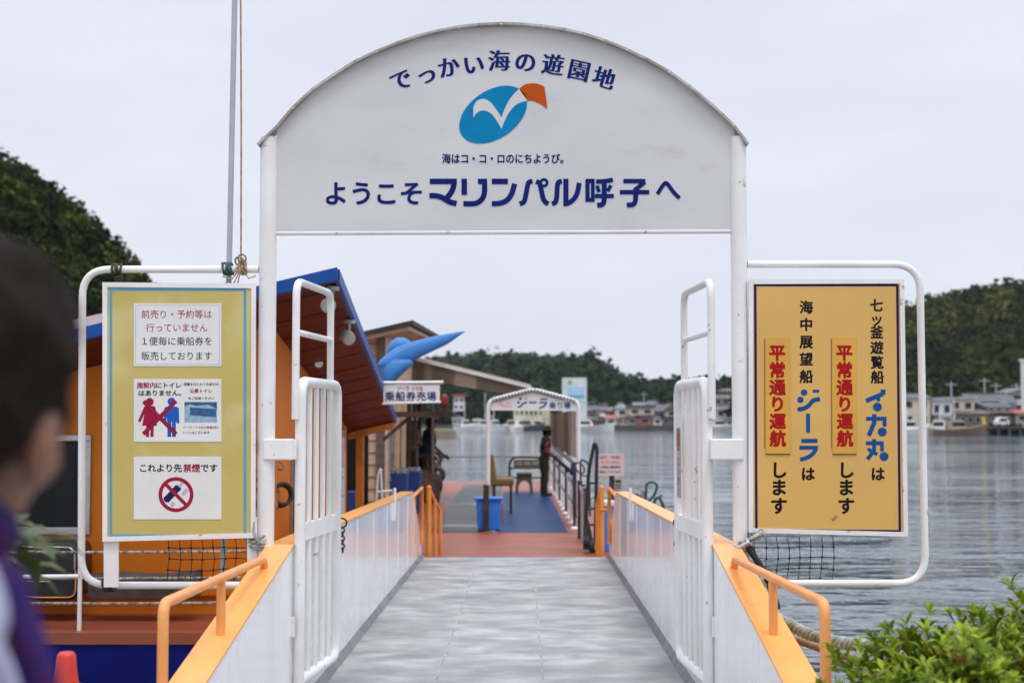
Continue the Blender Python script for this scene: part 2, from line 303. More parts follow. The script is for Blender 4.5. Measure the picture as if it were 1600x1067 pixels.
# ------------------------------------------------------------------ flat lettering and marks, set out on a board's own plane
_gc = {}
def glyphs(body, offset=0):
    key = (body, offset)
    if key in _gc: return _gc[key]
    c = bpy.data.curves.new('lettering', 'FONT'); c.body = body; c.size = 1; c.offset = offset; c.fill_mode = 'FRONT'; c.resolution_u = 4
    o = bpy.data.objects.new('lettering', c); COL.objects.link(o); bpy.context.view_layer.update()
    me = bpy.data.meshes.new_from_object(o.evaluated_get(bpy.context.evaluated_depsgraph_get()))
    r = ([(v.co.x, v.co.y) for v in me.vertices], [tuple(p.vertices) for p in me.polygons])
    bpy.data.objects.remove(o); bpy.data.curves.remove(c); bpy.data.meshes.remove(me); _gc[key] = r; return r
class Art:
    """marks in photo pixels, laid on plane (pt, n) and lifted towards the viewer by k steps of 0.025 mm"""
    def __init__(s, pt, n, lift=.0004): s.pt = Vector(pt); s.n = Vector(n).normalized(); s.lift = lift; s.mb = MB(); s.k = 0
    def up(s, px, py): return U(px, py, s.pt + s.n * (s.lift + s.k * .000025), s.n)
    def poly(s, pts): s.mb.poly([s.up(*p) for p in pts]); s.k += 1; return s
    def rect(s, x0, y0, x1, y1): return s.poly([(x0, y1), (x1, y1), (x1, y0), (x0, y0)])
    def raw(s, vs, fs): s.mb.add([s.up(*p) for p in vs], fs); return s
    def circle(s, cx, cy, r, n=28): return s.poly([(cx + r * math.cos(2 * math.pi * i / n), cy - r * math.sin(2 * math.pi * i / n)) for i in range(n)])
    def ring(s, cx, cy, r0, r1, n=40):
        vs = []; fs = []
        for i in range(n):
            a = 2 * math.pi * i / n; vs += [(cx + r0 * math.cos(a), cy - r0 * math.sin(a)), (cx + r1 * math.cos(a), cy - r1 * math.sin(a))]
        for i in range(n): j = (i + 1) % n; fs.append((2 * i, 2 * i + 1, 2 * j + 1, 2 * j))
        s.raw(vs, fs); s.k += 1; return s
    def stroke(s, pts, w, curve=False):
        p = [Vector((a, b, 0)) for a, b in pts]
        if curve:                          # Catmull-Rom
            q = []; e = [p[0]] + p + [p[-1]]
            for i in range(1, len(e) - 2):
                for k in range(6):
                    t = k / 6; q.append(.5 * ((2 * e[i]) + (e[i + 1] - e[i - 1]) * t + (2 * e[i - 1] - 5 * e[i] + 4 * e[i + 1] - e[i + 2]) * t * t + (3 * e[i] - e[i - 1] - 3 * e[i + 1] + e[i + 2]) * t ** 3))
            p = q + [p[-1]]
        vs = []; n = len(p)
        for i in range(n):
            d0 = (p[i] - p[i - 1]).normalized() if i else None; d1 = (p[i + 1] - p[i]).normalized() if i < n - 1 else None
            d = (d0 + d1).normalized() if d0 and d1 else (d0 or d1); nn = Vector((-d.y, d.x, 0))
            m = w / 2 / max(.5, nn.dot(Vector((-d1.y, d1.x, 0)))) if d0 and d1 else w / 2
            vs += [(p[i] + nn * m)[:2], (p[i] - nn * m)[:2]]
        s.raw(vs, [(2 * i, 2 * i + 1, 2 * i + 3, 2 * i + 2) for i in range(n - 1)]); s.k += 1; return s
    def bolden(s, q, fs, rad):
        """heavier weight: the same outline laid again at small shifts, each sheet a hair above the last"""
        k0 = s.k
        for i, (dx, dy) in enumerate([(0, 0)] + ([(math.cos(2 * math.pi * j / 8) * rad, math.sin(2 * math.pi * j / 8) * rad) for j in range(8)] if rad else [])):
            s.k = k0 + i * .5; s.raw([(x + dx, y + dy) for x, y in q], fs)
        s.k = k0
    def line(s, body, x0, x1, cy, h, bold=0):
        vs, fs = glyphs(body); xs = [v[0] for v in vs]; a, b = min(xs), max(xs); sc = (x1 - x0) / (b - a)
        s.bolden([(x0 + (x - a) * sc, cy - (y - .38) * h) for x, y in vs], fs, bold * h); return s
    def char(s, c, cx, cy, size, bold=0, rot=0, sx=1):
        vs, fs = glyphs(c); ca, sa = math.cos(R(rot)), math.sin(R(rot)); q = []
        for x, y in vs:
            x = (x - .5) * size * sx; y = (y - .38) * size; q.append((cx + x * ca - y * sa, cy - (x * sa + y * ca)))
        s.bolden(q, fs, bold * size); return s
    def brush(s, c, cx, cy, size, rot=0):   # heavy verticals, light horizontals
        ca, sa = math.cos(R(rot)), math.sin(R(rot))
        k0 = s.k
        for dx in (-.036, -.018, 0, .018, .036): s.k += .5; s.char(c, cx + dx * size * ca, cy - dx * size * sa, size, 0, rot)
        s.k = k0; return s
    def build(s, name, m, parent): return s.mb.build(name, m, parent)

G = 7.17                                   # distance of the gate
# =================================================================== setting: sea, quay, shores, hills
def sea_material():
    m = bpy.data.materials.new('sea_water'); m.use_nodes = True; n = m.node_tree; b = n.nodes['Principled BSDF']
    b.inputs['Base Color'].default_value = (.085, .115, .130, 1); b.inputs['Roughness'].default_value = .04; b.inputs['IOR'].default_value = 1.333
    t = n.nodes.new('ShaderNodeTexCoord'); h = []
    for sc, st, amp in ((.75, (.55, 1.2, 1), 1.0), (2.3, (.6, 1.3, 1), .34), (.16, (.5, 1.2, 1), 2.6)):
        mp_ = n.nodes.new('ShaderNodeMapping'); mp_.inputs['Scale'].default_value = st; mp_.inputs['Rotation'].default_value = (0, 0, R(12))
        k = n.nodes.new('ShaderNodeTexNoise'); k.inputs['Scale'].default_value = sc; k.inputs['Detail'].default_value = 2.5
        n.links.new(t.outputs['Object'], mp_.inputs['Vector']); n.links.new(mp_.outputs['Vector'], k.inputs['Vector'])
        x = n.nodes.new('ShaderNodeMath'); x.operation = 'MULTIPLY'; x.inputs[1].default_value = amp; n.links.new(k.outputs['Fac'], x.inputs[0]); h.append(x)
    a = n.nodes.new('ShaderNodeMath'); n.links.new(h[0].outputs[0], a.inputs[0]); n.links.new(h[1].outputs[0], a.inputs[1])
    c = n.nodes.new('ShaderNodeMath'); n.links.new(a.outputs[0], c.inputs[0]); n.links.new(h[2].outputs[0], c.inputs[1])
    # wind-ruffled and calm patches
    mp_ = n.nodes.new('ShaderNodeMapping'); mp_.inputs['Scale'].default_value = (.35, 1.6, 1)
    k = n.nodes.new('ShaderNodeTexNoise'); k.inputs['Scale'].default_value = .035; k.inputs['Detail'].default_value = 4
    n.links.new(t.outputs['Object'], mp_.inputs['Vector']); n.links.new(mp_.outputs['Vector'], k.inputs['Vector'])
    mr = n.nodes.new('ShaderNodeMapRange'); mr.inputs['From Min'].default_value = .38; mr.inputs['From Max'].default_value = .62; mr.inputs['To Min'].default_value = .25; mr.inputs['To Max'].default_value = 1.0
    n.links.new(k.outputs['Fac'], mr.inputs['Value'])
    bp = n.nodes.new('ShaderNodeBump'); bp.inputs['Distance'].default_value = .28; n.links.new(mr.outputs['Result'], bp.inputs['Strength'])
    n.links.new(c.outputs[0], bp.inputs['Height']); n.links.new(bp.outputs['Normal'], b.inputs['Normal'])
    return m
SEA = -.9
mb = MB(); mb.poly([(-1500, -60, SEA), (1500, -60, SEA), (1500, 2600, SEA), (-1500, 2600, SEA)])
o = mb.build('sea', sea_material()); tag(o, kind='structure')
mb = MB(); mb.box(-60, 60, -40, 6.85, -4, -.06); o = mb.build('quay', M['greyc']); tag(o, kind='structure')

def interp(prof, x):
    for (a, ya), (b, yb) in zip(prof, prof[1:]):
        if x <= b: return ya + (yb - ya) * max(0, (x - a) / (b - a))
    return prof[-1][1]
def hill(name, prof, d0, d1, depth, z0, treeh, nx=60, ny=16):
    """terrain rising from the shore at d0 to a ridge at d1; prof is the ridge line"""
    xs = np.linspace(prof[0][0], prof[-1][0], nx); V = []; tops = []
    for px in xs:
        p = P(px, interp(prof, px), d1); tops.append((p.x, max(z0 + .5, p.z - treeh)))
    H = lambda i, t: z0 + (tops[i][1] - z0) * math.sin(min(1, t) * math.pi / 2) ** 1.1
    for j in range(ny):
        t = 1.6 * j / (ny - 1); Y = d0 + (d1 - d0) * t
        for i in range(nx):
            X = tops[i][0] * (Y / d1)
            z = H(i, t) if t <= 1 else tops[i][1] - (t - 1) * (tops[i][1] - z0) * .6
            V.append((X, Y, z))
    mb = MB(); mb.add(V, [(j * nx + i, j * nx + i + 1, (j + 1) * nx + i + 1, (j + 1) * nx + i) for j in range(ny - 1) for i in range(nx - 1)], True)
    o = mb.build(name, M['soil']); tag(o, kind='structure'); return np.array(V).reshape(ny, nx, 3)
def wood(name, label, grid, n, r0, r1, leaves, lsize, m, tmax=None):
    """a far-off wood that reads as one mass: crowns of leaf clumps standing on the slope"""
    ny, nx, _ = grid.shape; allv = []; tint = []
    for k in range(n):
        j = rng.random() * (ny - 1.001) * (tmax or .72); i = rng.random() * (nx - 1.001); a, b = int(j), int(i); fj, fi = j - a, i - b
        c = (grid[a, b] * (1 - fj) * (1 - fi) + grid[a + 1, b] * fj * (1 - fi) + grid[a, b + 1] * (1 - fj) * fi + grid[a + 1, b + 1] * fj * fi)
        r = r0 + (r1 - r0) * rng.random() ** 1.5; hgt = r * (.85 + .5 * rng.random()); c = c + np.array([0, 0, hgt * .55])
        d = rng.normal(size=(leaves, 3)); d /= np.linalg.norm(d, axis=1)[:, None]; d[:, 2] = np.abs(d[:, 2]) * 1.0 - .25
        lump = 1 + .22 * np.sin(d[:, 0] * 4 + k) * np.sin(d[:, 1] * 5 + 2 * k) + .14 * np.sin(d[:, 2] * 8 + 3 * k)
        p = c + d * np.array([r, r, hgt]) * (lump * (.78 + .26 * rng.random(leaves)))[:, None]
        nrm = d + rng.normal(size=(leaves, 3)) * .55; nrm /= np.linalg.norm(nrm, axis=1)[:, None]
        u = np.cross(nrm, rng.normal(size=(leaves, 3))); u /= np.linalg.norm(u, axis=1)[:, None]; v = np.cross(nrm, u)
        s = (lsize * (.6 + .8 * rng.random(leaves)))[:, None]
        q = np.stack([p - u * s - v * s * .6, p + u * s * .2 - v * s, p + u * s + v * s * .5, p - u * s * .3 + v * s], 1)
        allv.append(q.reshape(-1, 3)); base = rng.random(); tint.append(np.repeat(np.clip(base * .85 + .2 * rng.random(leaves) - .02, 0, 1), 4))
    V = np.concatenate(allv); T = np.concatenate(tint); nq = len(V) // 4
    me = bpy.data.meshes.new(name); me.vertices.add(len(V)); me.vertices.foreach_set('co', V.astype(np.float32).ravel())
    me.loops.add(nq * 4); me.loops.foreach_set('vertex_index', np.arange(nq * 4, dtype=np.int32))
    me.polygons.add(nq); me.polygons.foreach_set('loop_start', np.arange(0, nq * 4, 4, dtype=np.int32))
    at = me.attributes.new('tint', 'FLOAT', 'POINT'); at.data.foreach_set('value', T.astype(np.float32)); me.materials.append(m); me.update(calc_edges=True)
    o = bpy.data.objects.new(name, me); COL.objects.link(o); tag(o, label, 'wood', kind='stuff'); return o

cprof = [(560, 600), (640, 580), (697, 569), (735, 570), (755, 569), (772, 564), (787, 572), (800, 569), (814, 563), (832, 567), (847, 571), (860, 569), (876, 562), (904, 564), (922, 570), (941, 579), (952, 589), (973, 601), (984, 610), (1000, 610), (1012, 612), (1030, 612), (1043, 608), (1060, 610), (1122, 604), (1150, 603), (1230, 598), (1330, 606)]
rprof = [(1180, 640), (1260, 590), (1340, 545), (1420, 492), (1442, 478), (1480, 469), (1505, 467), (1530, 459), (1545, 452), (1570, 447), (1600, 450), (1640, 447), (1700, 455), (1800, 480), (1950, 520)]
lprof = [(-420, 180), (-200, 215), (0, 269), (42, 290), (63, 307), (68, 324), (101, 341), (114, 358), (148, 377), (173, 396), (183, 418), (198, 434), (225, 480), (300, 560), (420, 630)]
gc = hill('hill', cprof, 330, 520, 200, .2, 8.0); gr = hill('hill', rprof, 248, 330, 100, .2, 7.0); gl = hill('hill', lprof, 70, 125, 60, .1, 2.3)
wood('wood', 'blue green wooded hills across the bay behind the village', gc, 2300, 2.0, 7.0, 150, .85, M['leaf_c'])
wood('wood', 'steep dark green wooded hill above the pier on the right', gr, 1200, 2.0, 6.0, 280, .50, M['leaf_r'])
wood('wood', 'dark evergreen slope rising behind the person on the left', gl, 1100, 1.0, 2.2, 260, .19, M['leaf_l'])
# far shores: low sea walls with ground behind
mb = MB()
a = P(690, 660, 300); 
mb.box(P(905, 660, 300).x, P(1330, 660, 300).x, 300, 345, -3, .28); mb.box(P(540, 660, 318).x, P(905, 660, 318).x - .5, 322, 345, -3, .22)
o = mb.build('shore', M['stonewall']); tag(o, kind='structure')
mb = MB(); mb.box(P(1330, 660, 214).x, P(1525, 660, 214).x, 214, 252, -3, .34); mb.box(P(1525, 660, 221).x, P(1900, 660, 221).x, 221, 252, -3, .33)
o = mb.build('shore', M['stonewall']); tag(o, kind='structure')
mb = MB(); mb.box(-62, -6, 64, 100, -3, .05); o = mb.build('shore', M['stonewall']); tag(o, kind='structure')
# stone breakwater left of the canopy
mb = MB(); x0, x1 = P(560, 670, 178).x, P(708, 670, 178).x
mb.hexa([(x0, 177, -3), (x1 + 1.3, 177, -3), (x1 + 1.3, 183, -3), (x0, 183, -3), (x0, 178, .45), (x1, 178, .32), (x1, 182, .32), (x0, 182, .45)])
tag(mb.build('breakwater', M['mole'], bevel=.25), 'rounded end of an olive stone breakwater beyond the pontoon', 'breakwater')

# =================================================================== the welcome gate
gate = thing('welcome_gate', 'white arched welcome gate with blue lettering and two open picket leaves', 'gate', (-.04, G, 0))
PT = Vector((0, G - .012, 0)); NF = Vector((0, -1, 0))
lp0 = P(416.5, 640, G).x; rp0 = P(1156.5, 640, G).x; zpost = P(430, 215, G).z
for xx, r in ((lp0, .0435), (rp0, .0415)):
    mb = MB(); mb.cyl((xx, G, -.06), (xx, G, zpost), r, seg=24); mb.cyl((xx, G, -.06), (xx, G, -.045), .11, seg=20)
    o = mb.build('post', M['white'], gate)
    mb = MB()
    zb = P(400, 790, G).z
    sgn = -1 if xx < 0 else 1
    for k in range(6):                     # rust blooms and weld beads down the outer side
        mb.ell((xx + sgn * (r + .0005), G - .012 - .004 * k, zb + .05 * k * (1 + .3 * random.random()) + random.uniform(0, .06)), (.004, .006, random.uniform(.010, .03)), 8, 6)
    mb.build('rust_patch', M['rust'], o)
arch = [(405, 229), (433.5, 202), (460, 171), (490, 143), (524, 120), (556, 100), (590, 84), (622, 71), (654, 60), (686, 52), (718, 46), (750, 42.5), (783, 41), (816, 42), (849.5, 45), (882, 50), (913.6, 57.4), (946, 68), (977.7, 81), (1011, 97), (1043.6, 115.5), (1076, 138.5), (1107.7, 165), (1128, 183), (1147, 202), (1166.5, 228)]
A3 = [P(x, y, G) for x, y in arch]
pl = [P(429, 364, G)] + [P(1144, 361, G)] + A3[::-1][1:-1]
pl = [Vector((p.x, G - .010, p.z)) for p in pl]
MB().prism(pl, (0, .020, 0)).build('arch_panel', M['panel'], gate)
mb = MB()
for a, b in zip(A3, A3[1:]):
    d = (b - a).normalized(); n = Vector((-d.z, 0, d.x)); a0 = a + d * -.0015; b0 = b + d * .0015
    t = n * .006
    mb.hexa([a0 + Vector((0, -.052, 0)) - t, b0 + Vector((0, -.052, 0)) - t, b0 + Vector((0, .052, 0)) - t, a0 + Vector((0, .052, 0)) - t,
             a0 + Vector((0, -.052, 0)) + t, b0 + Vector((0, -.052, 0)) + t, b0 + Vector((0, .052, 0)) + t, a0 + Vector((0, .052, 0)) + t])
rim = mb.build('arch_rim', M['weather'], gate)
mb = MB()
for x, y in ((460, 171), (524, 120), (590, 84), (654, 60), (718, 46), (783, 41), (849.5, 45), (913.6, 57.4), (977.7, 81), (1043.6, 115.5), (1107.7, 165)):
    p = P(x, y + 1.5, G); mb.ell((p.x, G - .053, p.z), (.006, .002, .005), 8, 6)
mb.build('weld_bead', M['panel'], rim)
a = P(429, 364.5, G); b = P(1144, 361.5, G)
MB().tube([(a.x, G, a.z), (b.x, G, b.z)], .0125, 12).build('lower_rail', M['white'], gate)
# emblem and lettering on the arch
A = Art(PT, NF)
for c, x, y, r in (('で', 626, 125, 19), ('っ', 666, 116, 15), ('か', 701, 105, 11), ('い', 740, 101, 5), ('海', 780, 95, 1), ('の', 821, 97, -4), ('遊', 864, 101, -8), ('園', 905, 110, -13), ('地', 944, 122, -17)): A.brush(c, x, y, 35, r)
A.line('海はコ・コ・ロのにちようび。', 691, 880, 248, 16.5, .022)
for c, x in (('よ', 525), ('う', 565), ('こ', 603.5), ('そ', 643)): A.char(c, x, 302, 40, .024)
q = lambda L, bx, by, s: [(bx + x / s, by + y / s) for x, y in L]
a_ = lambda L, w, cv=False: A.stroke(q(L, 500, 270, 5.333), w / 5.333, cv); b_ = lambda L, w, cv=False: A.stroke(q(L, 790, 270, 5.517), w / 5.517, cv)
a_([(915, 73), (1140, 73)], 46); a_([(1117, 90), (1108, 130), (1090, 170), (1055, 212)], 46, True); a_([(912, 193), (965, 193), (1015, 207), (1080, 243), (1138, 258)], 46, True)
a_([(1202, 50), (1202, 185)], 46); a_([(1316, 73), (1368, 73)], 44); a_([(1370, 50), (1370, 165), (1345, 225), (1290, 257), (1195, 258)], 44, True)
a_([(1432, 73), (1566, 73)], 46); a_([(1432, 258), (1490, 256), (1550, 235), (1595, 180), (1622, 92)], 44, True)
b_([(232, 74), (203, 82), (190, 110), (172, 205), (158, 250), (122, 270)], 42, True); b_([(262, 76), (292, 92), (308, 150), (322, 215), (340, 250), (370, 268)], 42, True); A.ring(790 + 330 / 5.517, 270 + 87 / 5.517, 16 / 5.517, 40 / 5.517)
b_([(485, 74), (455, 84), (446, 120), (440, 215), (428, 255), (400, 268)], 42, True); b_([(520, 52), (520, 288)], 44); b_([(505, 268), (555, 255), (610, 195), (635, 88)], 42, True)
b_([(706, 60), (706, 252)], 36); b_([(752, 60), (752, 252)], 32); b_([(692, 72), (766, 72)], 38); b_([(692, 234), (766, 234)], 36)
b_([(780, 78), (850, 74), (925, 62)], 38, True); b_([(850, 75), (850, 225), (835, 272), (790, 280)], 44, True); b_([(770, 201), (933, 201)], 36); b_([(788, 112), (806, 168)], 32); b_([(908, 108), (880, 160)], 32)
b_([(1015, 73), (1205, 73)], 38); b_([(1200, 80), (1150, 122), (1112, 150)], 38, True); b_([(985, 168), (1238, 168)], 38); b_([(1120, 140), (1120, 235), (1100, 272), (1045, 280)], 42, True)
b_([(1308, 184), (1358, 108), (1382, 90), (1404, 108), (1450, 170), (1500, 220)], 34, True)
A.build('lettering', M['navyink'], gate)
e = lambda L: q(L, 600, 70, 4.2105)
A = Art(PT, NF)
el = []
for i in range(48):                        # tilted oval
    t = 2 * math.pi * i / 48; u, v = 247 * math.cos(t), 158 * math.sin(t); ca, sa = math.cos(R(34)), math.sin(R(34)); el.append((718 + u * ca + v * sa, 461 - u * sa + v * ca))
A.poly(e(el[::-1])); emb = A.build('emblem', M['cyanink'], gate)
def cat(pts, n=6):
    p = [Vector((a, b, 0)) for a, b in pts]; e_ = [p[0]] + p + [p[-1]]; q_ = []
    for i in range(1, len(e_) - 2):
        for k in range(n):
            t = k / n; q_.append(tuple((.5 * ((2 * e_[i]) + (e_[i + 1] - e_[i - 1]) * t + (2 * e_[i - 1] - 5 * e_[i] + 4 * e_[i + 1] - e_[i + 2]) * t * t + (3 * e_[i] - e_[i - 1] - 3 * e_[i + 1] + e_[i + 2]) * t ** 3))[:2]))
    return q_ + [tuple(p[-1][:2])]
A = Art(PT, NF); A.k = 2
top = cat([(588, 410), (612, 372), (652, 358), (690, 372), (730, 415), (773, 480)]); bot = cat([(773, 553), (735, 490), (700, 450), (655, 434), (615, 446), (588, 480)])
tl = top; bl = bot[::-1]
vs = []; 
for i in range(len(tl)): j = round(i * (len(bl) - 1) / (len(tl) - 1)); vs += [tl[i], bl[j]]
A.raw(e(vs), [(2 * i, 2 * i + 1, 2 * i + 3, 2 * i + 2) for i in range(len(tl) - 1)])
tr = cat([(773, 480), (800, 410), (838, 345), (888, 292)]); br = cat([(773, 553), (815, 460), (870, 395), (943, 369)])
vs = []
for i in range(len(tr)): vs += [tr[i], br[i]]
A.raw(e(vs), [(2 * i, 2 * i + 1, 2 * i + 3, 2 * i + 2) for i in range(len(tr) - 1)])
A.raw(e([(888, 292), (943, 369), (925, 325)]), [(0, 1, 2)])
A.build('bird_mark', M['panel'], emb)
A = Art(PT, NF); A.k = 3
tp = cat([(888, 292), (930, 262), (985, 255), (1030, 264), (1056, 280)]); bt = cat([(943, 369), (975, 370), (1010, 382), (1045, 402), (1075, 425)])
vs = []
for i in range(len(tp)): vs += [tp[i], bt[i]]
A.raw(e(vs), [(2 * i, 2 * i + 1, 2 * i + 3, 2 * i + 2) for i in range(len(tp) - 1)]); A.raw(e([(888, 292), (925, 325), (943, 369)]), [(0, 1, 2)])
A.build('orange_tail_mark', M['orangeink'], emb)
# side loops that carry the boards
def gp(L, Y=G): return [P(x, y, Y) for x, y in L]
MB().tube(rpath(gp([(404, 421), (129, 421), (127, 914), (402, 914)]), .14, 8), .0185, 14).build('loop_frame', M['white'], gate)
MB().tube(rpath(gp([(1168, 413), (1437, 413), (1446, 911), (1168, 911)]), .14, 8), .0185, 14).build('loop_frame', M['white'], gate)
# leaves
def leaf(hx, d, px_b0, px_b1, side):
    h = Vector((hx, G + .03, 0)); d = Vector(d).normalized(); W = .80
    L = lambda u, z, o=0: h + d * u + Vector((d.y, -d.x, 0)) * o * side + Vector((0, 0, z))
    x0, x1 = sorted((P(px_b0, 700, G).x, P(px_b1, 700, G).x))
    bx = MB().box(x0, x1, G - .055, G + .045, 1.298, 1.402).build('hinge_bracket', M['white'], gate, bevel=.006)
    f = MB(); f.tube(rpath([L(0, .17), L(0, 1.69), L(W, 1.69), L(W, .19), L(0, .19)], .085, 6), .028, 14)
    lf = f.build('gate_leaf', M['white'], gate)
    mb = MB(); mb.beam(L(.03, .93), L(W - .02, .93), .03, .085); mb.build('middle_rail', M['white'], lf)
    for k in range(4):
        u = .03 + (W - .06) * (k + 1) / 5
        MB().tube([L(u, .975), L(u, 1.685)], .0145, 10).tube([L(u, .195), L(u, .886)], .0145, 10).build('baluster', M['white'], lf)
    mb = MB(); mb.tube(rpath([L(-.03, 1.50, .02), L(-.03, 2.20, .02), L(.72, 2.20, .02), L(.72, 1.62, .02)], .09, 6), .0195, 12)
    mb.tube([L(-.03, 1.94, .02), L(.72, 1.94, .02)], .0165, 10); mb.build('upper_frame', M['white'], lf)
    for z in (1.35, .47):
        c = L(-.02, z, .0); mb = MB(); mb.cyl(c + Vector((side * .035, -.03, -.045)), c + Vector((side * .035, -.03, .045)), .011, seg=10)
        mb.box(c.x + side * .03 - .02, c.x + side * .03 + .02, c.y - .036, c.y - .024, z - .05, z + .05); mb.build('hinge', M['white'], lf)
    mb = MB(); e_ = L(W + .03, .935, 0); mb.tube([L(W - .02, .945), L(W + .10, .945)], .012, 8); mb.tube([L(W - .02, .905), L(W + .07, .905)], .012, 8); mb.build('latch_bolt', M['steel'], lf)
    c = L(W + .075, .89, 0)
    mb = MB()
    if side < 0:
        mb.torus(c + Vector((.02, -.03, .03)), .026, .005, (0, 1, .2))
        for k in range(6): mb.torus(c + Vector((.02 + .005 * (k % 2), -.03, -.012 - .022 * k)), .014, .0048, (1, 0, 0) if k % 2 else (0, 1, 0), 12, 6)
    else:
        mb.torus(c + Vector((0, -.02, .03)), .020, .0055, (.2, 1, .2)); mb.torus(c + Vector((.02, -.02, .025)), .018, .0055, (.5, 1, 0)); mb.tube([c + Vector((0, -.02, .01)), c + Vector((-.02, -.02, -.10))], .0035, 6)
    mb.build('chain', M['hose'], lf)
    return lf, L
lfl, LL = leaf(-1.068, (.085, .80, 0), 414, 459, -1)
lfr, LR = leaf(.985, (-.050, .80, 0), 1109, 1160, 1)
# no-entry sticker on a plate of the right leaf
n = Vector((LR(1, 0, -1) - LR(1, 0, 0))).normalized()
mb = MB(); c0 = LR(.50, 0, -.034); c1 = LR(.66, 0, -.034); mb.hexa([c0 + Vector((0, 0, 1.05)), c1 + Vector((0, 0, 1.05)), c1 + n * .006 + Vector((0, 0, 1.05)), c0 + n * .006 + Vector((0, 0, 1.05)), c0 + Vector((0, 0, 1.52)), c1 + Vector((0, 0, 1.52)), c1 + n * .006 + Vector((0, 0, 1.52)), c0 + n * .006 + Vector((0, 0, 1.52))])
plate = mb.build('backing_plate', M['white'], lfr)
def leafart(fn, name, m, k=0):
    mb = MB(); u0 = LR(.58, 0, -.041); du = (LR(1, 0) - LR(0, 0)).normalized()
    up = lambda x, z: u0 + n * (.0012 + k * .0005) - du * x + Vector((0, 0, z)); fn(mb, up); return mb.build(name, m, lfr)
leafart(lambda mb, up: mb.poly([up(-.055, 1.075), up(.055, 1.075), up(.055, 1.455), up(-.055, 1.455)]), 'warning_sticker', M['label'])
def rg(mb, up):
    N = 32
    for i in range(N):
        a, b = 2 * math.pi * i / N, 2 * math.pi * (i + 1) / N; mb.poly([up(.036 * math.cos(a), 1.39 + .05 * math.sin(a)), up(.048 * math.cos(a), 1.39 + .062 * math.sin(a)), up(.048 * math.cos(b), 1.39 + .062 * math.sin(b)), up(.036 * math.cos(b), 1.39 + .05 * math.sin(b))])
leafart(rg, 'red_ring_mark', M['redink'], 1)
def vt(mb, up):
    for k, c in enumerate('立入禁止'):
        vs, fs = glyphs(c); mb.add([up((x - .5) * .05, 1.275 - .055 * k + (y - .38) * .05) for x, y in vs], fs)
    for dx in (-.012, .012): mb.poly([up(dx - .006, 1.355), up(dx + .006, 1.355), up(dx + .006, 1.425), up(dx - .006, 1.425)])
leafart(vt, 'sticker_lettering', M['blackink'], 1)

# =================================================================== boards hung on the gate
def boardbody(name, label, corners, plane, mframe, mface, fw, thick=.04):
    """corners: outer pixel quad TL,TR,BR,BL"""
    pt, n = plane; n = n.normalized(); q4 = [U(x, y, pt, n) for x, y in corners]; c = sum(q4, Vector()) / 4
    t = thing(name, label, 'sign', (c.x, c.y, q4[3].z))
    cpx = sum(x for x, y in corners) / 4; cpy = sum(y for x, y in corners) / 4
    inn = [(x + (fw if x < cpx else -fw), y + (fw if y < cpy else -fw)) for x, y in corners]
    q2 = [U(x, y, pt, n) for x, y in inn]
    mb = MB(); mb.prism([p - n * .006 for p in q2], -n * (thick - .012)); mb.build('board', mface, t)
    fm = MB()
    for i in range(4):
        j = (i + 1) % 4; fm.hexa([q4[i], q4[j], q2[j], q2[i], q4[i] - n * thick, q4[j] - n * thick, q2[j] - n * thick, q2[i] - n * thick])
    fm.build('frame', mframe, t); return t, Art, (pt - n * .006, n)
th = R(9)
plL = (U(400, 640, Vector((0, G - .06, 0)), NF), Vector((math.sin(th), -math.cos(th), 0)))
tL, _, fL = boardbody('notice_board', 'yellow notice board with blue tape border and three white posters', [(160, 441), (400, 443), (399, 840), (160, 846)], plL, M['white'], M['yboard'], 7.5)
def border(plane, L, w, name, m, parent, k=0):
    A = Art(*plane); A.k = k
    (x0, y0, x1, y1) = L; A.rect(x0, y0, x1, y0 + w); A.rect(x0, y1 - w, x1, y1); A.rect(x0, y0 + w, x0 + w, y1 - w); A.rect(x1 - w, y0 + w, x1, y1 - w); return A.build(name, m, parent)
border(fL, (171, 450, 385, 839), 4.5, 'tape_border', M['tealline'], tL)
for (x0, y0, x1, y1) in ((162, 846, 185, 917), (386, 838, 402, 912)):
    pa = Vector(plL[0]) - plL[1] * .022; n = plL[1]; qd = [U(x, y, pa, n) for x, y in ((x0, y0 - 30), (x1, y0 - 30), (x1, y1), (x0, y1))]
    MB().prism(qd, -n * .03).build('leg', M['white'], tL)
def poster(plane, x0, y0, x1, y1, parent):
    A = Art(plane[0], plane[1], .003); qd = [U(x, y, A.pt + A.n * .0025, A.n) for x, y in ((x0, y0), (x1, y0), (x1, y1), (x0, y1))]
    o = MB().prism(qd, -A.n * .002).build('poster', M['paper'], parent)
    return o, (Vector(plane[0]) + plane[1].normalized() * .0025, plane[1])
p1, f1 = poster(fL, 209, 474, 346, 572, tL)
border(f1, (211.5, 476.5, 343.5, 569.5), .8, 'thin_border', M['lilac'], p1)
A = Art(*f1); A.line('前売り・予約等は', 221, 331, 491, 14.3, .004); A.line('行っていません', 228, 324, 512, 14.3, .004); A.build('lettering', M['crimson'], p1)
A = Art(*f1); A.line('１便毎に乗船券を', 222, 331, 533, 14.3, .004); A.line('販売しております', 221, 331, 556, 14.3, .004); A.build('lettering', M['blackink'], p1)
p2, f2 = poster(fL, 209, 592, 346, 690, tL)
X5 = lambda x: 200 + x / 4.444; Y5 = lambda y: 580 + y / 4.444
A = Art(*f2); A.line('施設内', X5(62), X5(190), Y5(97), 10, .03); A.line('公衆トイレ', X5(430), X5(583), Y5(136), 7.4, .03); A.line('ジーラ・イカ丸の各船内', X5(383), X5(606), Y5(389), 4.8, .02); A.build('lettering', M['crimson'], p2)
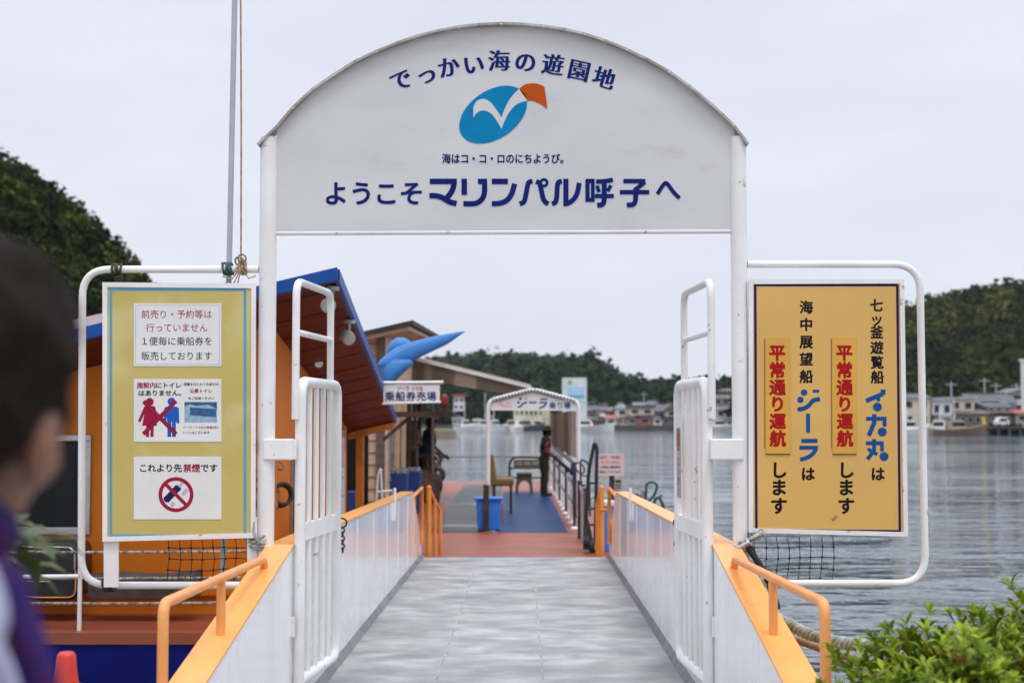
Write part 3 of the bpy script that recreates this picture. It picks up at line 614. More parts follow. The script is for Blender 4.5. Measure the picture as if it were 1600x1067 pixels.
A = Art(*f2); A.line('にトイレ', X5(197), X5(368), Y5(97), 10, .03); A.line('はありません。', X5(75), X5(368), Y5(151), 10, .03); A.line('桟橋を出られて左前方の', X5(386), X5(630), Y5(90), 5, .015)
A.line('をご利用ください', X5(420), X5(597), Y5(188), 5, .02); A.line('に', X5(609), X5(628), Y5(389), 4.8, .02); A.line('トイレはございます', X5(385), X5(566), Y5(425), 4.8, .02); A.build('lettering', M['blackink'], p2)
z5 = lambda L: [(X5(x), Y5(y)) for x, y in L]
A = Art(*f2); A.circle(X5(151), Y5(212), 6.2); A.poly(z5([(118, 240), (182, 240), (190, 300), (202, 378), (98, 378), (112, 300)][::-1])); A.stroke(z5([(122, 248), (78, 350)]), 4.6); A.stroke(z5([(180, 248), (192, 330)]), 4.6); A.stroke(z5([(138, 375), (135, 455)]), 5); A.stroke(z5([(168, 375), (166, 455)]), 5); A.build('woman_pictogram', M['crimson'], p2)
A = Art(*f2); A.circle(X5(302), Y5(210), 6.2); A.poly(z5([(262, 245), (342, 245), (336, 350), (272, 350)][::-1])); A.stroke(z5([(262, 252), (256, 360)]), 4.4); A.stroke(z5([(343, 252), (347, 360)]), 4.4); A.stroke(z5([(287, 345), (287, 455)]), 6); A.stroke(z5([(319, 345), (319, 455)]), 6); A.build('man_pictogram', M['manblue'], p2)
A = Art(*f2); A.k = 16; A.stroke(z5([(108, 208), (335, 436)]), 6.4); A.stroke(z5([(333, 206), (106, 436)]), 6.4); A.build('cross_outline', M['blackink'], p2)
A = Art(*f2); A.k = 20; A.stroke(z5([(110, 210), (333, 434)]), 5.2); A.stroke(z5([(331, 208), (108, 434)]), 5.2); A.build('red_cross_mark', M['crimson'], p2)
A = Art(*f2); A.rect(X5(392), Y5(213), X5(618), Y5(355)); ph = A.build('printed_picture', mat('print_pale_blue', (.20, .36, .50), .5, col2=(.30, .44, .55), scale=60), p2)
A = Art(*f2); A.k = 3; A.poly(z5([(392, 213), (618, 213), (618, 262), (560, 232), (470, 240), (430, 228), (392, 245)][::-1])); A.poly(z5([(430, 250), (612, 262), (612, 318), (430, 305)][::-1])); A.build('printed_building', mat('print_dark_blue', (.01, .07, .16), .5, col2=(.02, .12, .27), scale=70), p2)
p3, f3 = poster(fL, 209, 713, 346, 811, tL)
A = Art(*f3); A.line('これより先', X5(85), X5(374), Y5(671), 13.6, .028); A.line('です', X5(506), X5(619), Y5(671), 13.6, .028); A.build('lettering', M['blackink'], p3)
A = Art(*f3); A.line('禁煙', X5(385), X5(499), Y5(671), 13.6, .03); A.build('lettering', M['crimson'], p3)
A = Art(*f3); A.stroke(z5([(262, 897), (348, 805)]), 10.5); A.circle(X5(270), Y5(885), 5.2); A.circle(X5(345), Y5(812), 5.2); A.build('vaporiser_pictogram', M['navyline'], p3)
A = Art(*f3); A.k = 4; A.stroke(z5([(352, 800), (382, 772)]), 4.2); A.stroke(z5([(300, 935), (320, 912)]), 6); A.stroke(z5([(378, 858), (412, 818)]), 6.2); A.build('cigarette_pictogram', M['lilac'], p3)
A = Art(*f3); A.k = 8; A.ring(X5(333), Y5(855), 21.6, 27.4); A.stroke(z5([(262, 783), (404, 927)]), 5.6); A.build('prohibition_mark', M['crimson'], p3)

th = R(-4)
plR = (U(1172, 640, Vector((0, G - .05, 0)), NF), Vector((math.sin(th), -math.cos(th), 0)))
tR, _, fR = boardbody('schedule_board', 'tan yellow boat schedule board with navy border line and vertical lettering', [(1170, 437), (1413, 436), (1419, 838), (1170, 832)], plR, M['white'], M['oboard'], 7)
A = Art(*fR)
for L in ([(1178, 445.5), (1402, 445.5)], [(1178, 828), (1407, 829.5)]): A.stroke(L, 4)
for L in ([(1180, 445), (1182, 830)], [(1402, 445), (1406, 831)]): A.stroke(L, 4)
A.build('border_line', M['navyline'], tR)
A = Art(*fR)
for c, y in zip('七ッ釜遊覧船', (477, 499, 519, 543, 566, 589)): A.char(c, 1369.5 + (y - 477) * .012, y, 21 if c != 'ッ' else 21, .034)
for c, y in zip('海中展望船', (480, 507, 534, 561, 588)): A.char(c, 1259.8, y, 21.5, .034)
for x in (1371.5, 1262.5): A.char('は', x, 740, 22.5, .04)
for x, dy in ((1217, 0), (1322, 0)):
    for c, y in zip('します', (734, 761, 790)): A.char(c, x, y + dy, 27.5, .036)
A.build('lettering', M['blackink'], tR)
for i, (x0, x1) in enumerate(((1195, 1235), (1299.5, 1338.5))):
    B = Art(fR[0], fR[1], .003); qd = [U(x, y, B.pt + B.n * .005, B.n) for x, y in ((x0, 528), (x1 - 1, 528), (x1, 709), (x0 + 1.5, 709))]
    st = MB().prism(qd, -B.n * .0045).build('status_strip', M['ostrip'], tR)
    B = Art(fR[0] + fR[1] * .005, fR[1])
    for c, y in zip('平常通り運航', (551, 578, 605, 631, 658, 685)): B.char(c, (1214.3 if i == 0 else 1319.3) + (y - 551) * .008, y, 26, .044)
    B.build('lettering', M['redink'], st)
    B = Art(fR[0] + fR[1] * .005, fR[1]); B.rect(x0 + 1.5, 708.6, x1, 710); B.rect(x0 - .3, 529, x0 + .5, 700); B.build('lower_lip', M['dbrown'], st)
A = Art(*fR)
d_ = lambda L: [(1220 + x / 6.279, 590 + y / 6.279) for x, y in L]
A.circle(*d_([(228, 146)])[0], 5.1); A.circle(*d_([(192, 217)])[0], 5.1); A.circle(*d_([(330, 132)])[0], 2.8); A.circle(*d_([(361, 132)])[0], 2.8); A.rect(*d_([(330, 122)])[0], *d_([(361, 142)])[0])
A.stroke(d_([(172, 312), (228, 300), (275, 272), (318, 225), (385, 208)]), 7, True); A.circle(*d_([(182, 308)])[0], 3.4)
A.stroke(d_([(267, 352), (268, 540)]), 6.4); A.stroke(d_([(201, 619), (360, 619)]), 6.5); A.stroke(d_([(182, 686), (364, 686)]), 6.3); A.stroke(d_([(344, 668), (335, 720), (275, 775), (190, 805)]), 6.5, True)
A.stroke(d_([(835, 228), (1000, 160)]), 7.2); A.stroke(d_([(1003, 168), (1005, 115)]), 7.4); A.stroke(d_([(957, 178), (957, 232)]), 5.6); A.circle(*d_([(948, 288)])[0], 7)
A.stroke(d_([(837, 402), (1037, 402)]), 6.2); A.stroke(d_([(917, 357), (917, 440), (862, 570)]), 7); A.stroke(d_([(1018, 402), (1018, 478)]), 6.2); A.circle(*d_([(995, 532)])[0], 7)
A.stroke(d_([(835, 642), (1010, 642)]), 6.2); A.stroke(d_([(915, 600), (915, 715), (850, 800)]), 6.2); A.stroke(d_([(993, 642), (993, 722)]), 5.6); A.stroke(d_([(865, 705), (948, 752)]), 5.6); A.circle(*d_([(865, 703)])[0], 2.8); A.circle(*d_([(1013, 773)])[0], 7)
A.build('boat_name_lettering', M['blueink'], tR)
A = Art(*fR); A.stroke([(1300, 813), (1308, 806)], 5); A.build('old_tape', mat('old_tape', (.38, .21, .04), .6, col2=(.33, .18, .035), scale=20), tR)

# rope ties, nets, clamps, flagpole
def ties(label, px, py, r, m, n, Y=G, ax=(1, 0, 0), w=.006, spread=.02):
    mb = MB(); c = P(px, py, Y)
    for k in range(n): mb.torus(c + Vector(((k - n / 2) * spread * ax[0], 0, (k - n / 2) * spread * ax[2])), r * (1 + .12 * random.random()), w, Vector(ax) + Vector((random.uniform(-.2, .2), random.uniform(-.2, .2), random.uniform(-.2, .2))), 18, 6)
    return tag(mb.build('rope_tie', m), label, 'rope')
ties('dark olive cord wound round upper left corner of loop pipe', 185, 421, .025, M['olive'], 4, spread=.012)
ties('dark cord stub hanging above yellow notice board frame', 184, 436, .016, M['olive'], 3, ax=(0, 0, 1), spread=.012, w=.004)
ties('green twine binding the flagpole to the loop pipe', 357, 420, .029, M['greentie'], 6, spread=.009, w=.005)
ties('dark cord binding notice board leg to lower loop pipe', 172, 913, .031, M['olive'], 5, G - .03, spread=.012, w=.006)
mb = MB()
for k in range(3): mb.torus(P(377 + 3 * k, 421, G), .026, .006, (1, random.uniform(-.3, .3), .2), 18, 6)
c = P(377, 404, G - .02)
for k in range(5): mb.torus(c + Vector((random.uniform(-.01, .01), 0, -.014 * k)), .016 + .008 * random.random(), .005, (random.uniform(-.4, .4), 1, random.uniform(-.6, .6)), 16, 6)
for ex, ey in ((352, 441), (364, 443), (400, 431), (348, 432)): mb.tube([P(377, 418, G - .03), P((377 + ex) / 2, max(ey, 425) + 4, G - .035), P(ex, ey, G - .03)], .0035, 6)
tag(mb.build('rope_knot', M['rope']), 'tan rope knotted on the loop pipe beside the flagpole', 'rope')
p0 = P(357, 470, G + .06); p1_ = P(367, -12, G + .06)
d = (p1_ - p0); fp = thing('flagpole', 'thin grey flagpole rising behind the notice board', 'flagpole', (p0.x, p0.y, -.06))
b0 = p0 - d * ((p0.z + .06) / d.z); tp_ = p0 + d * (5.2 / d.z)
MB().tube([b0, tp_], .0145, 12).build('pole', M['polegrey'], fp); MB().ell(tp_, (.03, .03, .03)).build('finial', M['polegrey'], fp)
MB().tube([P(376.5, 415, G + .05), P(377, 200, G + .05), P(376, 0, G + .05), tp_ + Vector((.03, 0, -.05))], .0045, 6).build('halyard', M['rope'], fp)
def net(label, x0, y0, x1, y1, nc, nr, Y, m, mk):
    mb = MB(); kn = MB(); g = [[P(x0 + (x1 - x0) * i / nc + random.uniform(-1.2, 1.2) + 2 * math.sin(j), y0 + (y1 - y0) * j / nr + 2.5 * math.sin(i * .9) * (j / nr) + random.uniform(-.8, .8), Y + .01 * math.sin(i + j)) for i in range(nc + 1)] for j in range(nr + 1)]
    for j in range(nr + 1): 
        if j: mb.tube(g[j], .0024, 5)
    for i in range(nc + 1): mb.tube([g[j][i] for j in range(nr + 1)], .0022, 5)
    for r_ in g[1:]:
        for p in r_: kn.ell(p, (.0065, .0065, .006), 8, 6)
    t = thing('netting', label, 'net', tuple(g[-1][nc // 2])); mb.build('mesh_cords', m, t); kn.build('knots', M['net'], t)
net('black netting hanging under the yellow notice board', 263, 838, 384, 908, 7, 4, G + .03, M['net'], M['net'])
net('loose netting with black knots under the tan schedule board', 1178, 838, 1301, 905, 7, 4, G + .03, mat('grey_net_cord', (.05, .05, .05), .9, col2=(.03, .03, .03), scale=20), M['net'])
mb = MB()
for (x, y, ax) in ((1160, 853, (.9, -.3, .45)), (1181, 838, (.8, -.4, .5))):
    c = P(x, y, G - .07); a = Vector(ax).normalized(); mb.cyl(c - a * .035, c + a * .03, .012, .015, 12); mb.cyl(c + a * .03, c + a * .045, .020, seg=8); mb.cyl(c - a * .05, c - a * .035, .019, seg=8)
    mb.box(c.x - .018, c.x + .018, c.y + .0, c.y + .05, c.z - .02, c.z + .02)
tag(mb.build('pipe_clamp', M['steel']), 'bright steel swivel clamps on the foot of right gate post', 'clamp')
mb = MB(); mb.tube([P(1165, 850, G - .05), P(1186, 880, G - .07), P(1205, 915, G - .02), P(1215, 950, G)], .016, 8); mb.tube([P(1172, 850, G - .03), P(1192, 892, G - .02), P(1206, 930, G)], .010, 8)
tag(mb.build('strap', M['rubber']), 'black strap hanging from the clamps beside the right gate post', 'strap')
mb = MB()
for k in range(5): mb.torus(P(404, 838 + 5 * k, G), .055 + .004 * random.random(), .006, (random.uniform(-.25, .25), random.uniform(-.2, .2), 1), 24, 6)
mb.tube([P(398, 800, G - .05), P(396, 830, G - .06), P(404, 850, G - .06)], .007, 6)
tag(mb.build('rope_tie', M['ropeg']), 'grey green rope wound round foot of left gate post', 'rope')

# =================================================================== gangway
xl = lambda Y: -1.10 + .0070 * (Y - G); xr = lambda Y: 1.01 + .0108 * (Y - G); zd = lambda Y: -.0082 * (Y - G)
gw = thing('gangway', 'sloping gangway with worn grey deck, white side panels and orange caps', 'gangway', (0, 9, -.1))
Y0, Y1 = 2.2, 16.42
mb = MB(); mb.hexa([(xl(Y0) - .1, Y0, zd(Y0) - .035), (xr(Y0) + .1, Y0, zd(Y0) - .035), (xr(Y1) + .1, Y1, zd(Y1) - .035), (xl(Y1) - .1, Y1, zd(Y1) - .035), (xl(Y0) - .1, Y0, zd(Y0)), (xr(Y0) + .1, Y0, zd(Y0)), (xr(Y1) + .1, Y1, zd(Y1)), (xl(Y1) - .1, Y1, zd(Y1))])
mb.build('deck_plate', M['plate'], gw)
for x_j in (-.48, .14):             # raised plate joints running along the deck
    MB().hexa([(x_j - .006, 3.0, zd(3) - .001), (x_j + .006, 3.0, zd(3) - .001), (x_j + .106, 16.4, zd(16.4) - .001), (x_j + .094, 16.4, zd(16.4) - .001), (x_j - .004, 3.0, zd(3) + .0022), (x_j + .004, 3.0, zd(3) + .0022), (x_j + .104, 16.4, zd(16.4) + .0022), (x_j + .096, 16.4, zd(16.4) + .0022)]).build('plate_joint', M['joint'], gw)
topz = [(2.2, .045), (5.2, .536), (G, .86), (8.2, .848), (15.1, .725)]
tz = lambda Y: interp(topz, Y)
for sd, X in ((-1, xl), (1, xr)):
    prof = [(y, z) for y, z in topz] + [(16.2, .20), (16.40, .02)]
    ins = [(X(y), y, z) for y, z in prof] + [(X(16.40), 16.40, zd(16.4) - .03), (X(2.2), 2.2, 0)]
    MB().prism(ins, (sd * .03, 0, 0)).build('side_panel', M['gangwhite'], gw)
    for y in [3.4, 4.6, 5.8, 8.9, 10.0, 11.1, 12.2, 13.3, 14.4]:
        MB().box(X(y) - (.004 if sd > 0 else -.0005), X(y) + (.004 if sd < 0 else -.0005), y - .006, y + .006, zd(y) + .06, tz(y) - .015).build('panel_seam', M['gangwhite'], gw)
    mb = MB(); op = MB()
    for (ya, za), (yb, zb) in zip(topz, topz[1:]):
        a, b = X(ya) - sd * .006, X(yb) - sd * .006; c, d2 = a + sd * .135, b + sd * .135
        q8 = lambda z0, z1: [(min(a, c), ya, za + z0), (max(a, c), ya, za + z0), (max(b, d2), yb, zb + z0), (min(b, d2), yb, zb + z0), (min(a, c), ya, za + z1), (max(a, c), ya, za + z1), (max(b, d2), yb, zb + z1), (min(b, d2), yb, zb + z1)]
        mb.hexa(q8(.002, .014))
        e0, e1 = X(ya) + sd * .100, X(yb) + sd * .100
        op.hexa([(min(e0, e0 + sd * .02), ya, -.12), (max(e0, e0 + sd * .02), ya, -.12), (max(e1, e1 + sd * .02), yb, -.2), (min(e1, e1 + sd * .02), yb, -.2), (min(e0, e0 + sd * .02), ya, za), (max(e0, e0 + sd * .02), ya, za), (max(e1, e1 + sd * .02), yb, zb), (min(e1, e1 + sd * .02), yb, zb)])
    mb.build('cap_plate', M['cap'], gw); op.build('outer_panel', M['cap'], gw)
    mb = MB(); mb.hexa([(X(Y0) - .03 * (sd > 0), Y0, zd(Y0) + .002), (X(Y0) + .03 * (sd < 0), Y0, zd(Y0) + .002), (X(Y1) + .03 * (sd < 0), Y1, zd(Y1) + .002), (X(Y1) - .03 * (sd > 0), Y1, zd(Y1) + .002), (X(Y0) - .002 * (sd > 0), Y0, zd(Y0) + .05), (X(Y0) + .002 * (sd < 0), Y0, zd(Y0) + .05), (X(Y1) + .002 * (sd < 0), Y1, zd(Y1) + .05), (X(Y1) - .002 * (sd > 0), Y1, zd(Y1) + .05)])
    mb.build('skirting', M['kerb'], gw)
    # near handrail on the cap
    xc = X(5.5) + sd * .055
    Ys = (6.75, 5.75, 4.80)
    h = MB(); h.tube(rpath([(xc, Ys[0], tz(Ys[0]) + .0), (xc, Ys[0] - .03, tz(Ys[0]) + .055), (xc, Ys[2], .885), (xc, Ys[2], tz(Ys[2]))], .05, 5), .0185, 14)
    hr = h.build('handrail', M['rail'], gw); MB().tube([(xc, Ys[1], tz(Ys[1]) + .005), (xc, Ys[1], .855)], .0185, 12).build('baluster', M['rail'], hr)
    # white locating peg near the far end and orange end rails
    yp = 12.8; MB().box(X(yp) - .012 - sd * .01, X(yp) + .012 - sd * .01, yp - .015, yp + .015, tz(yp) - .17, tz(yp) + .12).build('locating_peg', M['white'], gw, bevel=.006)
    er = MB()
    if sd < 0:
        er.tube([P(644, 777, 15.2), P(659, 762, 15.9), P(659, 850, 15.9)], .022, 10); er.tube([P(647, 775, 15.4), P(647, 850, 15.4)], .02, 10)
    else:
        er.tube([P(964, 777, 15.2), P(952, 763, 15.9), P(952, 850, 15.9)], .022, 10); er.tube([P(953, 797, 15.9), P(938, 797, 16.5)], .018, 10)
    er.build('end_rail', M['post'], gw)
for sd, pts, lab in ((-1, ((670, 762), (679.5, 783), (688, 798)), 'orange handrail posts on the pontoon left of the gangway end'), (1, ((940, 762), (933, 787)), 'orange handrail posts on the pontoon right of the gangway end')):
    t = thing('stair_rail', lab, 'railing', (P(pts[1][0], 866, 16.6).x, 16.6, -.076)); bar = []
    for k, (x, y) in enumerate(pts):
        p = P(x, y, 16.5 + .12 * k); MB().tube([(p.x, p.y, -.076), p], .030 if k == 0 else .022, 12).build('post', M['post'], t); bar.append(p)
        MB().ell(p, (.032, .032, .03) if k == 0 else (.024, .024, .024), 12, 8).build('post_cap', M['post'], t)
    MB().tube(bar, .02, 10).build('top_bar', M['post'], t)

# =================================================================== floating pontoon
DZ = -.076
pon = thing('pontoon', 'floating pontoon with brick red deck and navy blue hull side', 'pontoon', (-2, 25, SEA - .5))
XR = 1.42
mb = MB(); mb.box(-14, -1.32, 10.62, 16.44, -.16, DZ); mb.box(-14, 2.1, 16.44, 20.3, -.16, DZ); mb.box(-14, XR, 20.3, 36.2, -.16, DZ); mb.build('deck', M['deck'], pon)
mb = MB(); mb.box(-13.98, -1.34, 10.64, 16.44, SEA - .5, -.163); mb.box(-13.98, 2.08, 16.46, 20.28, SEA - .5, -.163); mb.box(-13.98, XR - .02, 20.28, 36.18, SEA - .5, -.163); mb.build('hull', M['hull'], pon)
def mat_on_deck(name, label, xa, xb, ya, yb, m):
    mb = MB(); mb.box(xa, xb, ya, yb, DZ + .001, DZ + .008); return tag(mb.build(name, m, bevel=.003), label, 'mat')
mat_on_deck('deck_mat', 'wet grey mat with puddle reflections painted as black and pale streaks on pontoon deck', -1.15, -.23, 20.0, 34.5, M['gmat'])
mat_on_deck('deck_mat', 'wet blue mat under the small pipe canopy', -.19, .78, 20.0, 31.2, M['bmat'])

# ---- orange ticket house
ho = thing('orange_house', 'orange painted ticket house with blue roof edge and red brown soffit', 'house', (-4, 13, DZ))
pA = P(527, 421, 10.8); pB = P(618, 650, 17.5); pC = P(140, 512, 10.8)
nrm = (pB - pA).cross(pC - pA).normalized(); nrm = nrm if nrm.z > 0 else -nrm
zr = lambda x, y: pA.z - ((x - pA.x) * nrm.x + (y - pA.y) * nrm.y) / nrm.z
XE = pA.x; xw = -1.98; YW = 11.67; YE = 17.2
rc = lambda x, y, dz=0: (x, y, zr(x, y) + dz)
xe2 = pB.x
roof = MB().hexa([rc(-9, 10.85, -.07), rc(XE - .02, 10.85, -.07), rc(xe2 - .02, 17.5, -.07), rc(-9, 17.5, -.07), rc(-9, 10.85, -.012), rc(XE - .02, 10.85, -.012), rc(xe2 - .02, 17.5, -.012), rc(-9, 17.5, -.012)]).build('roof', M['soffit'], ho)
mb = MB(); mb.hexa([rc(-9, 10.78, -.085), rc(XE, 10.78, -.085), rc(XE, 10.84, -.085), rc(-9, 10.84, -.085), rc(-9, 10.78, .012), rc(XE, 10.78, .012), rc(XE, 10.84, .012), rc(-9, 10.84, .012)])
mb.hexa([rc(XE - .018, 10.845, -.085), rc(XE + .012, 10.845, -.085), rc(xe2 + .012, 17.52, -.085), rc(xe2 - .018, 17.52, -.085), rc(XE - .018, 10.845, .012), rc(XE + .012, 10.845, .012), rc(xe2 + .012, 17.52, .012), rc(xe2 - .018, 17.52, .012)])
mb.build('fascia', M['bluef'], roof)
mb = MB(); mb.hexa([rc(-9, 10.86, -.008), rc(XE - .03, 10.86, -.008), rc(xe2 - .03, 17.5, -.008), rc(-9, 17.5, -.008), rc(-9, 10.86, .01), rc(XE - .03, 10.86, .01), rc(xe2 - .03, 17.5, .01), rc(-9, 17.5, .01)])
mb.hexa([rc(-9, 11.0, .012), rc(-2.9, 11.0, .012), rc(-2.9, 11.4, .012), rc(-9, 11.4, .012), rc(-9, 11.0, .15), rc(-2.9, 11.0, .15), rc(-2.9, 11.4, .15), rc(-9, 11.4, .15)])
mb.build('roof_sheet', M['flash'], roof)
mb = MB()                                                   # soffit board joints
for k in range(11):
    y = 11.1 + k * .58; MB().beam(rc(-2.4, y, -.072), rc(XE - .06 + (xe2 - XE) * (y - 10.8) / 6.7, y, -.072), .02, .006).build('soffit_batten', M['dbrown'], roof)
def wallq(x0, y0, x1, y1, th):
    d = Vector((x1 - x0, y1 - y0, 0)).normalized(); n = Vector((-d.y, d.x, 0)) * th
    q = [Vector((x0, y0, DZ)), Vector((x1, y1, DZ)), Vector((x1, y1, DZ)) + n, Vector((x0, y0, DZ)) + n]
    return q + [Vector((p.x, p.y, zr(p.x, p.y) - .071)) for p in q]
# front wall with its window opening, side wall
xa, zt = XZ(140, 683, YW); _, zb = XZ(140, 829, YW)
mb = MB(); q = wallq(xa, YW, xw, YW, .1); mb.hexa(q)
q = wallq(-9, YW, xa - 1.45, YW, .1); mb.hexa(q)
mb.box(xa - 1.45, xa, YW, YW + .1, DZ, zb); q = wallq(xa - 1.45, YW, xa, YW, .1)
for i in range(4): q[i] = Vector((q[i].x, q[i].y, zt))
mb.hexa(q)
mb.hexa(wallq(xw, YW + .1, xw, YE, .1)); mb.box(-9, xw, YE - .1, YE, DZ, 1.45)
mb.beam((-9, YW - .02, .10), (xw, YW - .02, .10), .04, .05); mb.beam((-9, YW - .012, .56), (xa - 1.5, YW - .012, .56), .02, .02)
mb.build('wall', M['house'], ho)
wd = MB(); fw = .05
for (x0, x1, z0, z1) in ((xa - 1.47, xa + .02, zb - .03, zb + .03), (xa - 1.47, xa + .02, zt - .03, zt + .02), (xa - .035, xa + .02, zb + .03, zt - .03), (xa - 1.47, xa - 1.42, zb + .03, zt - .03), (xa - .78, xa - .72, zb + .03, zt - .03)): wd.box(x0, x1, YW - .03, YW + .05, z0, z1)
wf = wd.build('window', M['alu'], ho, bevel=.004)
MB().box(xa - 1.42, xa - .035, YW + .02, YW + .03, zb + .03, zt - .03).build('pane', M['pane'], wf)
# side wall window and framed notices
mb = MB(); mb.box(xw + .001, xw + .02, 12.75, 13.75, .28, 1.22); sw = mb.build('window', M['alu'], ho); MB().box(xw + .012, xw + .024, 12.82, 13.68, .35, 1.15).build('pane', M['pane'], sw)
mb = MB(); mb.box(xw + .001, xw + .03, 15.6, 16.7, .25, 1.38); pb = mb.build('poster_case', M['alu'], ho)
MB().box(xw + .031, xw + .036, 15.7, 16.6, .33, 1.30).build('poster', M['paper'], pb); MB().box(xw + .037, xw + .040, 15.75, 16.55, .95, 1.22).build('pink_panel', M['pinkcloth'], pb)
mb = MB()
for k in range(7): mb.box(xw + .037, xw + .040, 15.8, 16.5 - .2 * (k % 3), .40 + .07 * k, .425 + .07 * k)
mb.build('printed_lines', M['lilac'], pb)
# porch: post, beam, dark doorway behind
px_, _ = XZ(563, 700, 17.5)
MB().box(px_ - .045, px_ + .045, 17.42, 17.51, DZ, zr(px_, 17.45) - .08).build('porch_post', M['post'], ho)
MB().beam((px_ - .3, 17.46, zr(px_ - .3, 17.46) - .12), (xe2 - .02, 17.46, zr(xe2, 17.46) - .12), .08, .08).build('porch_beam', M['post'], ho)
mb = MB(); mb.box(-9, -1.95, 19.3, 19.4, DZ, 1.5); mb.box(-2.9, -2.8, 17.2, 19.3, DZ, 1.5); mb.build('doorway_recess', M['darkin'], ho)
MB().box(-2.7, -2.04, 18.6, 19.2, DZ, .55).build('counter', M['bluecloth'], ho)
mb = MB(); mb.cyl((-2.02, 18.9, DZ), (-2.02, 18.9, 1.5), .02)
mb.build('drain_pipe', M['polegrey'], ho)
def spot(px, py, sx, sy, Y, lens):
    a = U(sx, sy, pA - Vector((0, 0, .075)), nrm); zt_ = a.z; b = P(px, py, a.y)
    mb = MB(); mb.cyl((a.x, a.y, zt_), (a.x, a.y, zt_ - .03), .05); mb.tube([(a.x, a.y, zt_ - .02), (a.x, a.y, b.z + .06), b], .012, 8)
    d = Vector(lens).normalized(); mb.lathe([(.0, 0)], (0, 0, 0)) if False else mb.tube([b - d * .06, b - d * .03, b + d * .04, b + d * .06], [.03, .056, .060, .058], 16); o = mb.build('spotlight', M['polegrey'], ho)
    MB().cyl(b + d * .061, b + d * .066, .048).build('lamp_glass', M['label'], o)
spot(513, 477, 520, 448, 12.6, (.1, -1, -.1)); spot(541, 526, 546, 500, 13.6, (.55, -.7, -.35))
mb = MB(); c = P(497, 566, 13.6); mb.beam((xw, c.y, c.z), (xw + .10, c.y, c.z + .01), .10, .07); mb.tube([(xw + .09, c.y, c.z), (xw + .16, c.y - .2, c.z - .02)], .04, 10); mb.build('wall_lamp', M['alu'], ho)
# coil of hose on the wall
mb = MB(); c = P(441, 774, 12.1); 
for k in range(3): mb.torus(c + Vector((.012 * k - .01, -.02 * k, .008 * k)), .088, .016, (.75, -1, .05), 26, 8)
t = tag(mb.build('hose_coil', M['hose']), 'coil of dark hose hanging on the orange house wall', 'hose')
mb = MB(); mb.torus(P(437, 728, 12.05), .030, .007, (.3, 1, .2), 16, 6, 1.3); mb.tube([P(432, 735, 12.05), P(432, 760, 12.05), P(436, 768, 12.05)], .011, 8); mb.tube([P(428, 770, 12), P(432, 792, 12.0)], .014, 8)
tag(mb.build('hanging_rope', M['ropew']), 'looped pale rope holding the hose coil on orange wall', 'rope')

# ---- things along the front deck strip
rl = thing('deck_railing', 'white pipe railing with twisted string lines along the pontoon edge', 'railing', (-3.2, 10.75, DZ))
for px in (125, -60, 440):
    p = P(px, 905, 10.75); MB().cyl((p.x, 10.75, DZ), (p.x, 10.75, P(0, 858, 10.75).z), .017, seg=10).build('post', M['white'], rl)
a = P(-60, 902, 10.75); b = P(126, 900, 10.75); MB().cyl(a, b, .017, seg=10).build('cross_pipe', M['white'], rl)
for y in (861, 902, 941):
    mb = MB(); twist(mb, sag(P(-60, y, 10.75), P(440, y - 1, 10.75), .01, 6), .011, 46, 2, 5); mb.build('string_line', M['ropew'], rl)
cb = thing('storage_bin', 'glossy black rounded storage trunk with chrome trim below the window', 'trunk', (P(55, 940, 11.2).x, 11.25, DZ))
qd = rpath([P(x, y, 11.15) for x, y in ((40, 846), (124, 846), (124, 938), (-60, 938), (-60, 846), (40, 846))], .10, 6)[:-1]
MB().prism(qd, (0, .35, 0)).build('body', M['black'], cb, bevel=.02)
MB().tube(rpath([P(x, y, 11.14) for x, y in ((-40, 853), (117, 855), (117, 890))], .07), .010, 8).build('chrome_trim', M['steel'], cb)
MB().tube([P(40, 908, 11.14), P(78, 908, 11.14)], .006, 6).build('handle', M['steel'], cb)
MB().tube(rpath([P(x, y, 11.14) for x, y in ((118, 880), (118, 933), (40, 933), (20, 915))], .07), .005, 6).build('orange_piping', M['rail'], cb)
mb = MB(); a0 = P(150, 930, 11.3); 
N = 16; vs = []; fs = []
for i in range(N + 1):
    t = i / N; px = 138 + t * 168; top = 898 - 6 * t - 3 * math.sin(t * 7); 
    for (yy, dy) in ((934, 0), (top + 8, -.02), (top, .06), (top + 4, .25), (930, .32)): vs.append(P(px, yy - (0 if dy else 0), 11.15) + Vector((0, dy, 0)))
for i in range(N):
    for k in range(4): fs.append((i * 5 + k, (i + 1) * 5 + k, (i + 1) * 5 + k + 1, i * 5 + k + 1))
fs += [tuple(range(5)), tuple(range(N * 5, N * 5 + 5))[::-1]]
mb.add(vs, fs); tag(mb.build('folded_tarp', M['tarp']), 'folded dark grey tarpaulin lying under the notice board', 'tarpaulin')

# traffic cone on the quay
pc = P(104, 1018, 5.0); zc = -.06; cn = thing('traffic_cone', 'red traffic cone on the quay below the notice board', 'cone', (pc.x, 5.0, zc))
H = pc.z - zc
MB().lathe([(.15, .03), (.135, .035), (.036, H - .06), (.032, H - .012), (.024, H), (0, H)], (pc.x, 5.0, zc), 24).build('body', M['red'], cn)
MB().box(pc.x - .18, pc.x + .18, 4.82, 5.18, zc, zc + .03).build('foot', M['red'], cn, bevel=.01)
mb = MB(); z1 = H * .72; r1 = .135 + (.045 - .135) * (z1 - .035) / (H - .095); r2 = .135 + (.045 - .135) * (z1 + .1 - .035) / (H - .095); mb.lathe([(r1 + .002, z1), (r2 + .002, z1 + .1)], (pc.x, 5.0, zc), 24); mb.build('pale_band', M['label'], cn)

